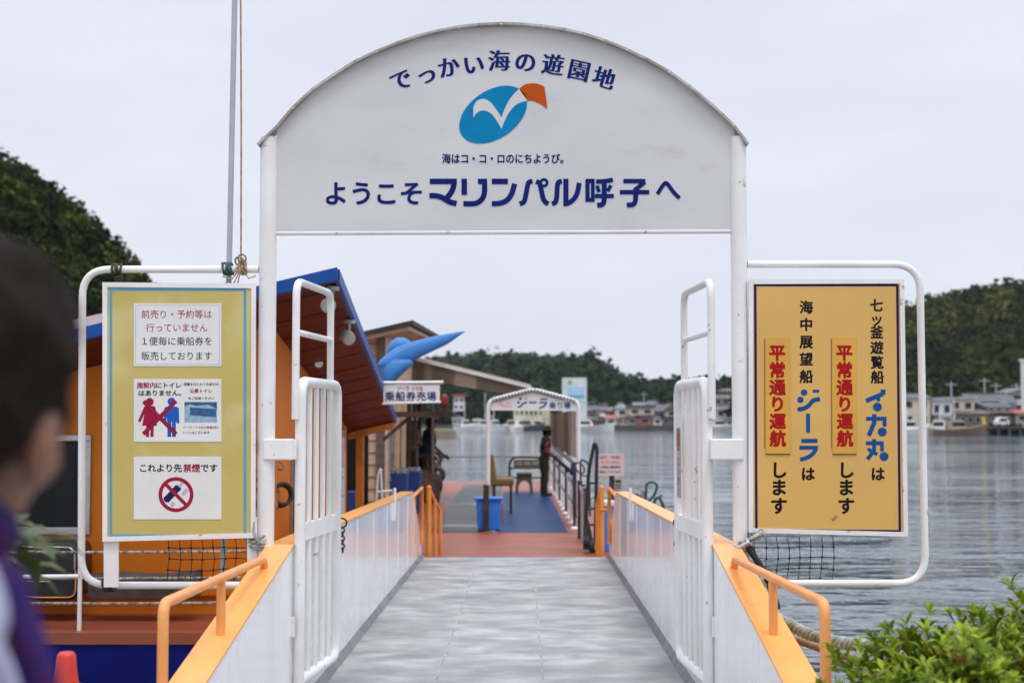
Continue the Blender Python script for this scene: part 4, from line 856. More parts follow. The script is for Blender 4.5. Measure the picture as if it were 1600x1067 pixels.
# ---- beige house behind, with awning
bh = thing('beige_house', 'beige boarded ticket building with dark roof behind the orange house', 'house', (-3, 25, DZ))
qA = P(645, 500, 20.6); qB = P(668, 532, 29.5); qC = P(570, 517, 20.6)
nb = (qB - qA).cross(qC - qA).normalized(); nb = nb if nb.z > 0 else -nb
zr2 = lambda x, y: qA.z - ((x - qA.x) * nb.x + (y - qA.y) * nb.y) / nb.z
r2 = lambda x, y, dz=0: (x, y, zr2(x, y) + dz)
xq = qA.x
MB().hexa([r2(-7.9, 20.7, -.125), r2(xq - .06, 20.7, -.125), r2(xq - .06, 29.4, -.125), r2(-7.9, 29.4, -.125), r2(-7.9, 20.7, -.072), r2(xq - .06, 20.7, -.072), r2(xq - .06, 29.4, -.072), r2(-7.9, 29.4, -.072)]).build('soffit', M['beige'], bh)
MB().hexa([r2(-8, 20.6, -.07), r2(xq, 20.6, -.07), r2(xq, 29.5, -.07), r2(-8, 29.5, -.07), r2(-8, 20.6), r2(xq, 20.6), r2(xq, 29.5), r2(-8, 29.5)]).build('roof', M['droof'], bh)
xb = -1.90
mb = MB(); 
for (x0, x1, y0, y1) in ((-8, xb, 21.2, 21.3), (xb - .1, xb, 21.3, 29.2)):
    mb.hexa([(x0, y0, DZ), (x1, y0, DZ), (x1, y1, DZ), (x0, y1, DZ), r2(x0, y0, -.122), r2(x1, y0, -.122), r2(x1, y1, -.122), r2(x0, y1, -.122)])
mb.build('wall', M['beige'], bh)
mb = MB()
for k in range(16): mb.box(-3.2, xb + .004, 21.185, 21.199, .1 + k * .18, .112 + k * .18)
mb.box(xb - .12, xb + .012, 21.16, 21.199, DZ, 2.75); mb.box(-2.3, -2.24, 21.16, 21.199, DZ, 2.7); mb.build('board_trim', M['wood'], bh)
for y in (21.9, 23.3, 24.7, 26.1, 27.5):
    o = MB().box(xb + .001, xb + .03, y, y + .9, .55, 1.55).build('window', M['alu'], bh); MB().box(xb + .031, xb + .036, y + .08, y + .82, .62, 1.48).build('pane', M['pane'], o)
    MB().box(xb + .001, xb + .08, y + 1.02, y + 1.12, DZ, 1.95).build('pilaster', M['dbrown'] if y > 24 else M['beige'], bh)
# shed awning: sloped brown roof sheet with white front edge
aw = []
pa = [P(640, 561, 27.0), P(832, 608, 27.0)]
mb = MB(); a, b = pa; dz = Vector((0, 0, .34)); dy = Vector((0, 3.5, .18))
mb.hexa([a - dz, b - dz * .55, b - dz * .55 + dy, a - dz + dy, a, b, b + dy, a + dy]); mb.build('awning', M['brown'], bh)
MB().beam(a + Vector((0, -.01, .02)), b + Vector((0, -.01, .02)), .06, .04).build('awning_edge', M['white'], bh)
for x in (-1.52,):
    MB().cyl((x, 27.3, 1.9), (x, 27.3, DZ), .03).build('awning_post', M['wood'], bh)
# lower dark eave and bracket behind the ticket sign
MB().box(xb, P(708, 640, 20.8).x, 20.75, 20.95, 1.53, 1.61).build('lintel', M['dbrown'], bh); MB().beam((-1.88, 20.85, 1.2), (-1.5, 20.85, 1.53), .05, .05).build('bracket', M['dbrown'], bh)
c = P(694, 627, 20.7); MB().lathe([(0, -.11), (.05, -.10), (.06, -.04), (.06, .05), (.045, .10), (0, .11)], c, 16).build('red_lantern', mat('dark_red_paint', (.18, .01, .012), .5, col2=(.14, .01, .01), scale=9), bh)

# ---- blue whale tail on the roof corner
wt = thing('whale_tail_sculpture', 'bright blue whale tail sculpture rising at the roof corner', 'sculpture', tuple(P(610, 595, 17.9)))
def loft(secs, seg=18):
    """secs: (centre, long half-axis vector, short half-axis vector)"""
    vs = []; 
    for c, a, b in secs:
        for k in range(seg):
            t = 2 * math.pi * k / seg; vs.append(Vector(c) + Vector(a) * math.cos(t) + Vector(b) * math.sin(t))
    n = len(secs); fs = [(i * seg + k, i * seg + (k + 1) % seg, (i + 1) * seg + (k + 1) % seg, (i + 1) * seg + k) for i in range(n - 1) for k in range(seg)]
    mb = MB(); mb.add(vs, fs + [tuple(range(seg))[::-1], tuple(range((n - 1) * seg, n * seg))], True); return mb
YT = 17.9; ppm = FPX / YT
z_ = lambda px: Vector((0, 0, px / ppm)); x_ = lambda px: Vector((px / ppm, 0, 0)); yv = lambda d: Vector((0, d, 0))
secs = [(P(608, 603, YT), x_(8), yv(.10)), (P(609, 595, YT), x_(10), yv(.13)), (P(612, 586, YT), x_(15), yv(.14)), (P(615, 577, YT), x_(22), yv(.13)), (P(620, 569, YT), x_(26), yv(.11)), (P(623, 562, YT), x_(20), yv(.08))]
loft(secs).build('tail_stock', M['whale'], wt)
blade = [(589, 570, 1, .02), (597, 568, 7, .06), (610, 565, 14, .09), (625, 558, 16.5, .10), (640, 551, 15, .09), (654, 545, 13, .08), (668, 540, 11.5, .07), (683, 534.5, 10, .06), (698, 529.5, 8, .05), (709, 525, 5.2, .035), (718, 521, 3, .022), (727, 517.5, .4, .008)]
loft([(P(x, y, YT + .004 * (x - 610)), z_(-h) + x_(h * .25), yv(d)) for x, y, h, d in blade]).build('right_fluke', M['whale'], wt)
dome = [(603, 556, 2, .03), (606, 551, 9, .10), (612, 546, 14, .14), (621, 542, 15, .16), (631, 541, 14, .15), (640, 543, 11, .12), (648, 546, 6, .07), (652, 549, 1.5, .02)]
loft([(P(x, y, YT + .42), z_(-h), yv(d)) for x, y, h, d in dome]).build('far_fluke', M['whale'], wt)

# ---- ticket office sign
def px_board(name, label, x0, y0, x1, y1, Y, m, thick=.03, cat_='sign'):
    t = thing(name, label, cat_, tuple(P((x0 + x1) / 2, y1, Y))); q = [P(x, y, Y) for x, y in ((x0, y0), (x1, y0), (x1, y1), (x0, y1))]
    MB().prism(q, (0, thick, 0)).build('board', m, t); return t, (Vector((0, Y, 0)), NF)
ts, fs_ = px_board('ticket_sign', 'white ticket office sign with red and blue lettering under the whale tail', 599, 601, 687, 630, 15.4, M['paper'])
MB().tube([P(595, 598, 15.4), P(693, 597, 15.4)], .016, 10).build('top_pipe', M['white'], ts); MB().tube([P(597, 631, 15.4), P(689, 628, 15.4)], .010, 8).build('lower_pipe', M['white'], ts)
A = Art(*fs_); A.line('ジーラ', 621, 639, 607, 8, .03); A.line('イカ丸', 643, 661, 607, 8, .03); A.build('lettering', M['redink'], ts)
A = Art(*fs_)
for c, x in zip('乗船券売場', (609, 625.5, 642, 658, 674)): A.char(c, x, 619, 15.5, .025)
A.build('lettering', M['navyink'], ts)

# ---- pipe canopy over the blue mat
YC = 20.2
cp = thing('pipe_canopy', 'white pipe canopy frame with white banner over the blue mat', 'canopy', (.31, YC, DZ))
pts = gp([(763, 757), (763, 626), (833, 608), (904, 627), (904, 812)], YC)
MB().tube(rpath(pts, .10, 6), .028, 12).build('front_frame', M['white'], cp)
p = P(759, 757, YC); MB().box(p.x - .035, p.x + .045, YC - .04, YC + .04, DZ, p.z).build('lower_post', M['dbrown'], cp)
bn = [P(x, y, YC - .0) for x, y in ((767, 641), (767, 629), (833, 612), (899, 630), (900, 641.5))]
MB().prism(bn, (0, .012, 0)).build('banner', M['paper'], cp)
mb = MB()
for i in range(13):
    for (xa_, ya_), (xb_, yb_) in (((768, 624.5), (833, 607.8)), ((833, 607.8), (899, 625.5))):
        t = (i + .5) / 13; p = P(xa_ + (xb_ - xa_) * t, ya_ + (yb_ - ya_) * t + 1.6, YC - .02); mb.torus(p, .030, .006, ((xb_ - xa_), 0, -(yb_ - ya_)), 12, 5)
mb.build('lacing', M['black'], cp)
c7 = lambda L: [(750 + x / 8.889, 590 + y / 8.889) for x, y in L]
A = Art(Vector((0, YC, 0)), NF)
A.circle(*c7([(562, 292)])[0], 2.1); A.circle(*c7([(535, 345)])[0], 2.1); A.stroke(c7([(620, 287), (655, 287)]), 1.6); A.stroke(c7([(522, 405), (560, 400), (600, 360), (655, 340)]), 2.8, True)
A.stroke(c7([(682, 345), (785, 345)]), 2.9); A.stroke(c7([(838, 300), (935, 300)]), 2.7); A.stroke(c7([(822, 345), (932, 345)]), 2.7); A.stroke(c7([(920, 345), (895, 390), (820, 425)]), 3, True)
for c, x in zip('乗り場', (1008, 1110, 1208)): A.char(c, *c7([(x, 385)])[0], 10.8, .03)
A.build('lettering', M['blueink'], cp)
A = Art(Vector((0, YC, 0)), NF); A.poly(c7([(262, 345), (300, 400), (390, 425), (440, 415), (462, 372), (410, 378), (330, 375)])); A.poly(c7([(370, 375), (380, 335), (400, 330), (425, 372)])); A.poly(c7([(265, 330), (300, 318), (305, 345), (270, 352)])); A.build('pink_boat_mark', M['pinkcloth'], cp)
# brown corrugated side curtain hanging from the canopy's right side
mb = MB(); N = 17
for i in range(N):
    y = YC + .25 + 11.5 * i / N; x = .885 + (.055 if i % 2 else -.055)
    x2 = .885 + (.055 if (i + 1) % 2 else -.055); y2 = YC + .25 + 11.5 * (i + 1) / N; zb_ = .98 - .02 * (i % 3)
    mb.hexa([(x, y, zb_), (x + .012, y, zb_), (x2 + .012, y2, zb_), (x2, y2, zb_), (x, y, 1.62), (x + .012, y, 1.62), (x2 + .012, y2, 1.62), (x2, y2, 1.62)])
tag(mb.build('side_curtain', M['brown']), 'brown ribbed side curtain along the right of the canopy', 'curtain')
# posts with chain down the right deck edge
for i in range(12):
    y = 20.6 + i * 1.1; x = .90
    t = thing('barrier_post', None, 'post', (x, y, DZ), 'posts of the barrier along the right deck edge'); t['label'] = 'thin pale barrier post in the row along the right deck edge'
    MB().cyl((x, y, DZ), (x, y, .72), .020, seg=10).build('pole', M['white'] if i % 3 else M['dbrown'], t); MB().lathe([(.06, 0), (.06, .02), (.022, .04)], (x, y, DZ), 12).build('foot', M['white'], t)
    MB().cyl((x, y, .66), (x, y, .74), .026, seg=8).build('collar', M['black'], t)
mb = MB(); mb.tube([(.90, 20.5, .86), (.90, 33, .92)], .028, 8)
for i in range(11): mb.tube(sag((.90, 20.6 + i * 1.1, .60), (.90, 21.7 + i * 1.1, .60), .06, 6), .012, 6); mb.tube(sag((.90, 20.6 + i * 1.1, .30), (.90, 21.7 + i * 1.1, .30), .05, 6), .010, 6)
tag(mb.build('barrier_rail', M['black']), 'dark rail and slack ropes joining the pale barrier posts', 'railing')
mb = MB(); 
for k in range(5): mb.box(.93, .95, 21.0 + k * .35, 21.28 + k * .35, .05, .80)
tag(mb.build('hanging_sheet', M['bluecloth']), 'dark blue sheets hanging behind the barrier posts', 'sheet')

t = thing('pipe_barrier', 'dark thin pipe barrier with curved top just right of the canopy leg', 'railing', (P(914, 800, 19.6).x, 19.6, DZ))
MB().tube(rpath(gp([(907, 806), (907, 716), (920, 723), (922, 806)], 19.6), .12), .014, 8).build('frame', M['black'], t)
for y in (742, 772): MB().tube(gp([(907, y), (921.5, y + 2)], 19.6), .010, 6).build('rail', M['black'], t)
mb = MB(); mb.torus(P(906, 731, 19.55), .055, .012, (.5, 1, 0), 16, 6, 1.5); mb.build('rope_loop', M['hose'], t)
for k, (x, y0, m_, l_) in enumerate(((906, 752, 'dbrown', 'dark brown post nearest the canopy leg on the right deck edge'), (911, 758, 'polegrey', 'grey post between two brown ones on the right deck edge'), (915, 764, 'wood', 'weathered post close behind the hand trolley'))):
    p = P(x, y0, 18.9 - .3 * k); t = thing('deck_post', l_, 'post', (p.x, p.y, DZ)); MB().cyl((p.x, p.y, DZ), p, .032, seg=10).build('shaft', M[m_], t); MB().ell(p, (.038, .038, .02), 10, 6).build('cap', M['black'], t)
mb = MB(); mb.tube(sag(P(906, 757, 18.9), P(915, 768, 18.3), .08, 8), .014, 6); tag(mb.build('rope_line', M['ropeg']), 'slack grey rope between the short posts by the trolley', 'rope')

# ---- bin, bench, stool, dark pipe gate
bx = P(763, 828, 20.05); bz = DZ + .008
t = thing('waste_bin', 'bright blue plastic bin beside the canopy post', 'bin', (bx.x, 20.25, bz))
def frus(mb, c, w0, d0, w1, d1, z0, z1): return mb.hexa([(c[0] - w0, c[1] - d0, z0), (c[0] + w0, c[1] - d0, z0), (c[0] + w0, c[1] + d0, z0), (c[0] - w0, c[1] + d0, z0), (c[0] - w1, c[1] - d1, z1), (c[0] + w1, c[1] - d1, z1), (c[0] + w1, c[1] + d1, z1), (c[0] - w1, c[1] + d1, z1)])
frus(MB(), (bx.x, 20.36), .155, .12, .18, .14, bz, .37).build('body', M['bin'], t, bevel=.02)
frus(MB(), (bx.x, 20.36), .20, .16, .205, .165, .355, .395).build('rim', M['bin'], t, bevel=.01)
MB().box(bx.x + .185, bx.x + .20, 20.25, 20.45, bz + .1, .30).build('red_label', M['redink'], t)
cb_ = P(786, 768, 24.2); t = thing('bench_seat', 'mustard padded seat with backrest on black legs', 'seat', (cb_.x, 24.2, DZ))
s_ = 24.2 / FPX; a = P(772, 757, 24.2); b = P(803, 748, 24.2)
MB().box(a.x, b.x, 23.95, 24.6, b.z - .11, b.z + .02).build('cushion', M['mustard'], t, bevel=.03)
MB().hexa([(a.x - .05, 23.95, b.z - .1), (a.x + .06, 23.95, b.z - .1), (a.x + .06, 24.6, b.z - .1), (a.x - .05, 24.6, b.z - .1), (a.x - .10, 23.95, b.z + .42), (a.x - .02, 23.95, b.z + .42), (a.x - .02, 24.6, b.z + .42), (a.x - .10, 24.6, b.z + .42)]).build('backrest', M['mustard'], t, bevel=.02)
for x in (a.x, b.x - .05):
    for y in (24.0, 24.55): MB().cyl((x, y, DZ + .008), (x, y, b.z - .1), .022, seg=8).build('leg', M['black'], t)
t = thing('wooden_stool', 'weathered wooden stool with round hole in its side', 'stool', (P(819, 767, 30.5).x, 30.5, DZ))
c = P(819, 767, 30.5); s_ = 30.5 / FPX; c.z = DZ
mb = MB(); N = 14; arc = [(c.x + 9 * s_ * math.cos(math.pi * i / N), c.z + .10 + .17 * math.sin(math.pi * i / N)) for i in range(N + 1)]
outer = [(c.x + 14 * s_, c.z), (c.x + 11.5 * s_, c.z + .40), (c.x - 11.5 * s_, c.z + .40), (c.x - 14 * s_, c.z)]
ring_ = outer[:2] + outer[2:] + [(c.x - 9 * s_, c.z)] + arc[::-1] + [(c.x + 9 * s_, c.z)]
mb.prism([(x, 30.4, z) for x, z in ring_], (0, .04, 0)); mb.prism([(x, 30.75, z) for x, z in ring_], (0, .04, 0)); mb.build('side_board', M['wood'], t)
MB().box(c.x - 12.5 * s_, c.x + 12.5 * s_, 30.36, 30.83, c.z + .402, c.z + .44).build('top', M['wood'], t, bevel=.008)
t, f_ = px_board('deck_sign', 'grey weathered sign panel on the dark pipe gate', 803, 718, 846, 730, 31.2, M['wood'])
A = Art(*f_); 
for k in range(3): A.rect(806 + 13 * k, 721, 816 + 13 * k, 726)
A.build('faded_patches', M['label'], t)
t = thing('pipe_gate', 'dark curved pipe gate at the end of the mats', 'gate', (P(821, 755, 31.4).x, 31.4, DZ))
MB().tube(rpath(gp([(796, 756), (796, 714), (848, 714), (848, 756)], 31.4), .2, 5), .025, 8).build('frame', M['black'], t)
for y in (731, 746): MB().tube(gp([(796, y), (848, y)], 31.4), .018, 8).build('rail', M['black'], t)
t = thing('rope_fence', 'far rope fence along the pontoon edge', 'fence', (-.8, 35.9, DZ))
for px in (688, 768, 850): p = P(px, 714, 35.9); MB().cyl((p.x, 35.9, DZ), (p.x, 35.9, p.z + .04), .03, seg=8).build('post', M['dbrown'], t)
MB().tube(gp([(640, 714), (905, 713)], 35.9), .018, 6).build('rope', M['wood'], t)
mb = MB(); mb.torus(P(686, 741, 33.5), .13, .05, (.6, 1, .1), 22, 10); tag(mb.build('tyre', M['rubber']), 'small black tyre fender standing on the deck edge', 'tyre')
# left side clutter
for k, (x, y0, y1, Y) in enumerate(((618, 738, 775, 22.5), (640, 735, 772, 24.0))):
    t = thing('blue_crate', ('nearer' if k == 0 else 'farther') + ' dark blue crate with ribbed top by the beige building', 'crate', (P(x, y1, Y).x, Y, DZ))
    p = P(x, y0, Y); frus(MB(), (p.x, Y), .16, .25, .20, .30, DZ, p.z).build('body', M['bluecloth'], t, bevel=.02)
    mb = MB()
    for j in range(5): mb.box(p.x - .19 + .08 * j, p.x - .16 + .08 * j, Y - .3, Y + .3, p.z + .001, p.z + .05)
    mb.build('ribs', M['alu'], t)
t = thing('folding_chair', 'white tubular folding chair frame beside the dark doorway', 'chair', (P(593, 785, 19.0).x, 19.0, DZ))
MB().tube(rpath(gp([(588, 800), (590, 745), (595, 730), (598, 800)], 19.0), .05), .014, 8).build('frame', M['white'], t)
MB().tube([P(590, 768, 19.0), P(612, 766, 19.4), P(612, 800, 19.4)], .014, 8).build('seat_frame', M['white'], t); MB().box(P(590, 0, 19).x, P(612, 0, 19).x, 18.95, 19.4, .30, .33).build('seat', M['black'], t)
t = thing('banner_flag', 'pink and white banner hanging beside the man in navy', 'banner', tuple(P(652, 695, 28.5)))
q = [P(x, y, 28.5) for x, y in ((648, 672), (655, 671), (656, 693), (649, 694))]; MB().prism(q, (0, .01, 0)).build('cloth', M['pinkcloth'], t); MB().tube([P(647, 668, 28.52), P(647, 745, 28.52)], .012, 6).build('pole', M['wood'], t)
t = thing('gear_rack', 'dark timber rack with gear where the man leans', 'rack', (P(664, 770, 27.8).x, 27.8, DZ))
for x in (650, 663, 676): MB().tube([P(x, 705 + (x - 650) * .3, 27.8), P(x + 1, 770, 27.8)], .05, 8).build('upright', M['dbrown'], t)
for y in (712, 738): MB().beam(P(645, y - 2, 27.75), P(682, y + 4, 27.75), .06, .09).build('cross_beam', M['dbrown'], t)
mb = MB(); mb.torus(P(682, 716, 27.7), .11, .02, (.3, 1, 0)); mb.torus(P(676, 722, 27.65), .13, .02, (.6, 1, 0)); mb.build('rope_loop', M['wood'], t)
mb = MB()
for k in range(9): mb.ell((P(650 + 3.2 * k, 0, 27.2).x, 27.2 + .1 * (k % 3), DZ + .22 + .12 * math.sin(k * 1.7)), (.22, .24, .26 + .05 * (k % 2)), 12, 8)
tag(mb.build('net_heap', M['dbrown']), 'dark heap of nets and gear at the foot of the timber rack', 'net')
t = thing('locker', 'dark brown locker against the beige building near the leaning man', 'locker', (P(642, 770, 26.0).x, 26.0, DZ)); p = P(637, 692, 26.0); q = P(652, 692, 26.0)
MB().box(p.x, q.x, 25.8, 26.4, DZ, 1.0).build('body', M['dbrown'], t, bevel=.01); MB().box(p.x + .02, q.x - .02, 25.785, 25.798, DZ + .1, .92).build('door', M['darkin'], t); MB().box(q.x - .05, q.x - .03, 25.76, 25.784, .42, .52).build('handle', M['steel'], t)
# right side: trolley, small signs, mooring post with hose
t = thing('hand_trolley', 'folded black hand trolley leaning by the right handrail posts', 'trolley', (P(918, 858, 17.0).x, 17.0, DZ))
fr = MB(); fr.tube(rpath(gp([(914, 840), (920, 735), (929, 690), (933, 700), (930, 850)], 17.0), .08), .022, 8); fr.build('frame', M['black'], t)
for y in (755, 795, 820): MB().tube(gp([(917, y), (931, y - 1)], 17.0), .014, 6).build('cross_bar', M['black'], t)
for x, y in ((916, 846), (925, 852)): 
    p = P(x, y, 16.95); MB().tube([p + Vector((-.03, 0, 0)), p + Vector((.03, 0, 0))], .075, 14).build('wheel', M['rubber'], t)
MB().hexa([P(911, 858, 16.9), P(931, 862, 16.9), P(931, 862, 17.1), P(911, 858, 17.1), P(911, 820, 16.95), P(920, 812, 16.95), P(920, 812, 17.05), P(911, 820, 17.05)]).build('toe_plate', M['black'], t)
t, f_ = px_board('small_sign', 'pale pink notice on a brown post beyond the right gangway panel', 932, 709, 975, 743, 17.6, M['pinkboard'])
p = P(956, 744, 17.65); MB().box(p.x - .03, p.x + .03, 17.64, 17.70, DZ, p.z + .2).build('post', M['dbrown'], t)
A = Art(*f_); A.line('前売り・予約等は', 937, 970, 714.5, 4.8, .02); A.line('行っていません', 939, 968, 722, 4.8, .02); A.build('lettering', M['crimson'], t)
A = Art(*f_); A.line('１便毎に乗船券を', 937, 970, 729.5, 4.8, .02); A.line('販売しております', 937, 970, 737, 4.8, .02); A.build('lettering', M['blackink'], t)
t, f_ = px_board('small_sign', 'tiny grey notice below the pale pink one', 959, 747, 972, 766, 17.9, M['label'])
A = Art(*f_); A.rect(961.5, 750, 970, 754); A.rect(961.5, 757, 970, 759); A.rect(961.5, 761, 970, 763); A.build('lettering', M['dbrown'], t); MB().cyl(P(965.5, 766, 17.92), P(965.5, 860, 17.92), .02).build('post', M['dbrown'], t)
t = thing('mooring_post', 'grey mooring post with dark teal hose looped over it', 'post', (P(1006, 800, 18.6).x, 18.6, DZ))
p = P(1006, 765, 18.6); MB().cyl((p.x, 18.6, DZ), p, .045).build('post', M['polegrey'], t)
mb = MB(); mb.tube(rpath(gp([(1008, 800), (1010, 755), (1020, 752), (1028, 758), (1022, 775), (1010, 785), (1004, 800)], 18.5), .1), .018, 8); mb.tube(rpath(gp([(1018, 800), (1024, 778), (1030, 776), (1037, 790), (1039, 815)], 18.4), .1), .020, 8); mb.tube(gp([(1024, 781), (1034, 773)], 18.4), .015, 8); mb.build('hose', M['teal'], t)
mb = MB(); mb.torus(P(993, 783, 18.4), .07, .035, (.3, 1, 0)); tag(mb.build('tyre', M['rubber']), 'black tyre fender behind the right gangway cap', 'tyre')
t = thing('cooler_box', 'small blue and white cool box behind the orange rail', 'box', (P(947, 800, 17.2).x, 17.2, DZ)); p = P(947, 786, 17.2)
MB().box(p.x - .09, p.x + .09, 17.1, 17.4, DZ, p.z - .03).build('body', M['bin'], t, bevel=.01); MB().box(p.x - .10, p.x + .10, 17.09, 17.41, p.z - .029, p.z + .03).build('lid', M['paper'], t, bevel=.01)
# mooring ropes off the gangway's right flank
mb = MB(); twist(mb, [P(1205, 958, 6.7), P(1228, 973, 6.5), P(1262, 990, 6.2), P(1310, 1003, 5.8), P(1380, 1012, 5.3), P(1470, 1060, 4.9)], .025, 11, 3, 8)
tag(mb.build('mooring_rope', M['ropeg']), 'thick laid grey green mooring rope running towards the bush', 'rope')
mb = MB(); twist(mb, [P(1212, 972, 6.8), P(1235, 996, 6.6), P(1290, 1016, 6.2), P(1380, 1042, 5.6), P(1470, 1085, 5.2)], .016, 20, 3, 6)
tag(mb.build('mooring_rope', M['rope']), 'thinner tan mooring rope just below the thick one', 'rope')

# =================================================================== far village, boats, poles
WALL = {k: mat(k + '_far_wall', v, .7, col2=tuple(c * .85 for c in v), scale=.5) for k, v in dict(cream=(.62, .55, .42), white=(.72, .72, .70), grey=(.33, .33, .34), brown=(.16, .11, .08), brick=(.36, .10, .05), tan=(.40, .33, .25), yellow=(.66, .60, .40)).items()}
ROOF = {k: mat(k + '_far_roof', v, .55, col2=tuple(c * .75 for c in v), scale=.6) for k, v in dict(slate=(.085, .085, .095), greyr=(.17, .17, .18), redr=(.42, .09, .06), brownr=(.11, .08, .07), palr=(.42, .42, .42)).items()}
def far_house(label, x0, x1, yr, ye, yb, D, wall, roof, wins=2, style='x', depth=8, storeys=1, zb=None):
    a = P(x0, ye, D); b = P(x1, ye, D); zt = a.z; zr_ = P(x0, yr, D).z; z0 = min(P(x0, yb, D).z, .3) if zb is None else zb
    if zb == 'p': z0 = P(x0, yb, D).z
    t = thing('village_house', label, 'house', ((a.x + b.x) / 2, D, z0), 'houses along the far shore')
    MB().box(a.x, b.x, D, D + depth, z0, zt).build('wall', WALL[wall], t); o_ = .35
    mb = MB(); X0, X1, Y0_, Y1_ = a.x - o_, b.x + o_, D - o_, D + depth + o_
    if style == 'flat': mb.box(X0, X1, Y0_, Y1_, zt + .01, max(zr_, zt + .25))
    elif style == 'y':
        xm = (X0 + X1) / 2; mb.prism([(X0, Y0_, zt - .1), (X1, Y0_, zt - .1), (xm, Y0_, zr_)], (0, Y1_ - Y0_, 0))
    elif style == 'hip':
        ym = (Y0_ + Y1_) / 2; w_ = min((X1 - X0) / 2.5, depth / 2)
        mb.add([(X0, Y0_, zt), (X1, Y0_, zt), (X1, Y1_, zt), (X0, Y1_, zt), (X0 + w_, ym, zr_), (X1 - w_, ym, zr_)], [(0, 1, 5, 4), (1, 2, 5), (2, 3, 4, 5), (3, 0, 4), (3, 2, 1, 0)])
    else:
        ym = (Y0_ + Y1_) / 2; mb.prism([(X0, Y0_, zt - .05), (X0, Y1_, zt - .05), (X0, ym, zr_)], (X1 - X0, 0, 0))
    rf = mb.build('roof', ROOF[roof], t)
    if style in ('x', 'hip'): MB().beam((X0 + .8, (Y0_ + Y1_) / 2, zr_ + .05), (X1 - .8, (Y0_ + Y1_) / 2, zr_ + .05), .3, .25).build('ridge', ROOF[roof], rf)
    for s_ in range(storeys):
        hh = (zt - z0) / storeys
        for k in range(wins):
            cx = a.x + (b.x - a.x) * (k + .5) / wins; ww = (b.x - a.x) / wins * .24; zc_ = z0 + hh * (s_ + .55)
            f_ = MB().box(cx - ww - .08, cx + ww + .08, D - .06, D - .005, zc_ - hh * .2 - .08, zc_ + hh * .2 + .08).build('window', M['alu'], t)
            MB().box(cx - ww, cx + ww, D - .09, D - .062, zc_ - hh * .2, zc_ + hh * .2).build('pane', M['pane'], f_)
    return t
far_house('cream upper storey house with two dark windows above brick red front', 982, 1022, 633, 637, 650, 306, 'cream', 'slate', 2, 'flat', zb='p')
far_house('brick red lower building front under the cream house', 996, 1020, 649, 650, 665, 304, 'brick', 'brownr', 1, 'flat')
far_house('pale grey lean-to between brick front and red roofed house', 981, 995, 649, 651, 665, 304.5, 'grey', 'greyr', 1, 'flat')
far_house('dark tiled hip roof house highest behind the cream house', 1008, 1034, 625, 632, 645, 322, 'grey', 'slate', 1, 'hip', zb='p')
far_house('small grey roofed house peeping behind left of cream house', 992, 1007, 628, 633, 642, 318, 'tan', 'greyr', 1, 'x', zb='p')
far_house('small white house with grey hip roof left of cream house', 963, 981, 629, 638, 652, 307, 'white', 'greyr', 1, 'hip', zb='p')
far_house('low building with bright red roof on the far quay', 946, 964, 648, 653, 665, 303, 'white', 'redr', 1, 'x')
far_house('tan house with slate roof left of the red roof', 931, 946, 634, 640, 662, 309, 'tan', 'slate', 2, 'x')
far_house('purple grey tiled house beside the tall white mural tower', 917, 933, 633, 641, 662, 310, 'brown', 'slate', 1, 'x')
far_house('low brown shed under the purple grey tiled house', 920, 942, 650, 655, 666, 304, 'brown', 'brownr', 2, 'x')
far_house('dark tiled broad roof house right of the cream house', 1022, 1045, 631, 642, 655, 311, 'brown', 'slate', 1, 'x', zb='p')
far_house('cream gabled house nearest the open right gate leaf', 1040, 1060, 630, 641, 652, 307, 'cream', 'slate', 1, 'y', zb='p')
far_house('dark boathouse with open front under the cream gable', 1034, 1060, 650, 653, 665, 304, 'brown', 'brownr', 2, 'flat')
far_house('white store front between brick front and dark boathouse', 1021, 1034, 651, 653, 665, 304, 'white', 'palr', 1, 'flat')
far_house('white house with grey roof behind the red roof', 948, 962, 636, 641, 650, 314, 'grey', 'greyr', 1, 'x', zb='p')
far_house('white waterside house seen beside the right gate post', 1112, 1146, 652, 655, 670, 302, 'white', 'palr', 3, 'flat')
far_house('grey house above the white one beside right gate post', 1118, 1150, 633, 640, 653, 312, 'grey', 'slate', 2, 'x', zb='p')
far_house('brown roofed house on the slope beside right gate post', 1116, 1140, 616, 622, 634, 325, 'tan', 'brownr', 2, 'x', zb='p')
far_house('highest tan house on the slope beside right gate post', 1126, 1152, 606, 611, 622, 334, 'brown', 'brownr', 2, 'hip', zb='p')
for (l_, x0, x1, yr, ye, yb, D, w_, r_) in (
 ('tan cottage with brown hip roof above the red roofed house', 936, 950, 627, 632, 640, 326, 'tan', 'brownr'),
 ('grey cottage with slate roof high behind the mural tower', 918, 931, 625, 630, 640, 328, 'grey', 'slate'),
 ('small white cottage among trees behind the small white house', 968, 980, 622, 627, 634, 336, 'white', 'greyr'),
 ('brown cottage behind the dark tiled broad roof', 1044, 1058, 622, 628, 636, 330, 'brown', 'slate'),
 ('tan cottage uphill from the highest dark tiled roof', 1028, 1042, 619, 624, 632, 338, 'tan', 'greyr'),
 ('narrow grey boat store left of the red roofed house', 938, 947, 646, 650, 665, 305, 'grey', 'palr'),
 ('narrow cream store wedged beside the brick red front', 966, 981, 650, 654, 665, 304, 'cream', 'brownr')):
    far_house(l_, x0, x1, yr, ye, yb, D, w_, r_, 2, 'hip', 7, zb='p')
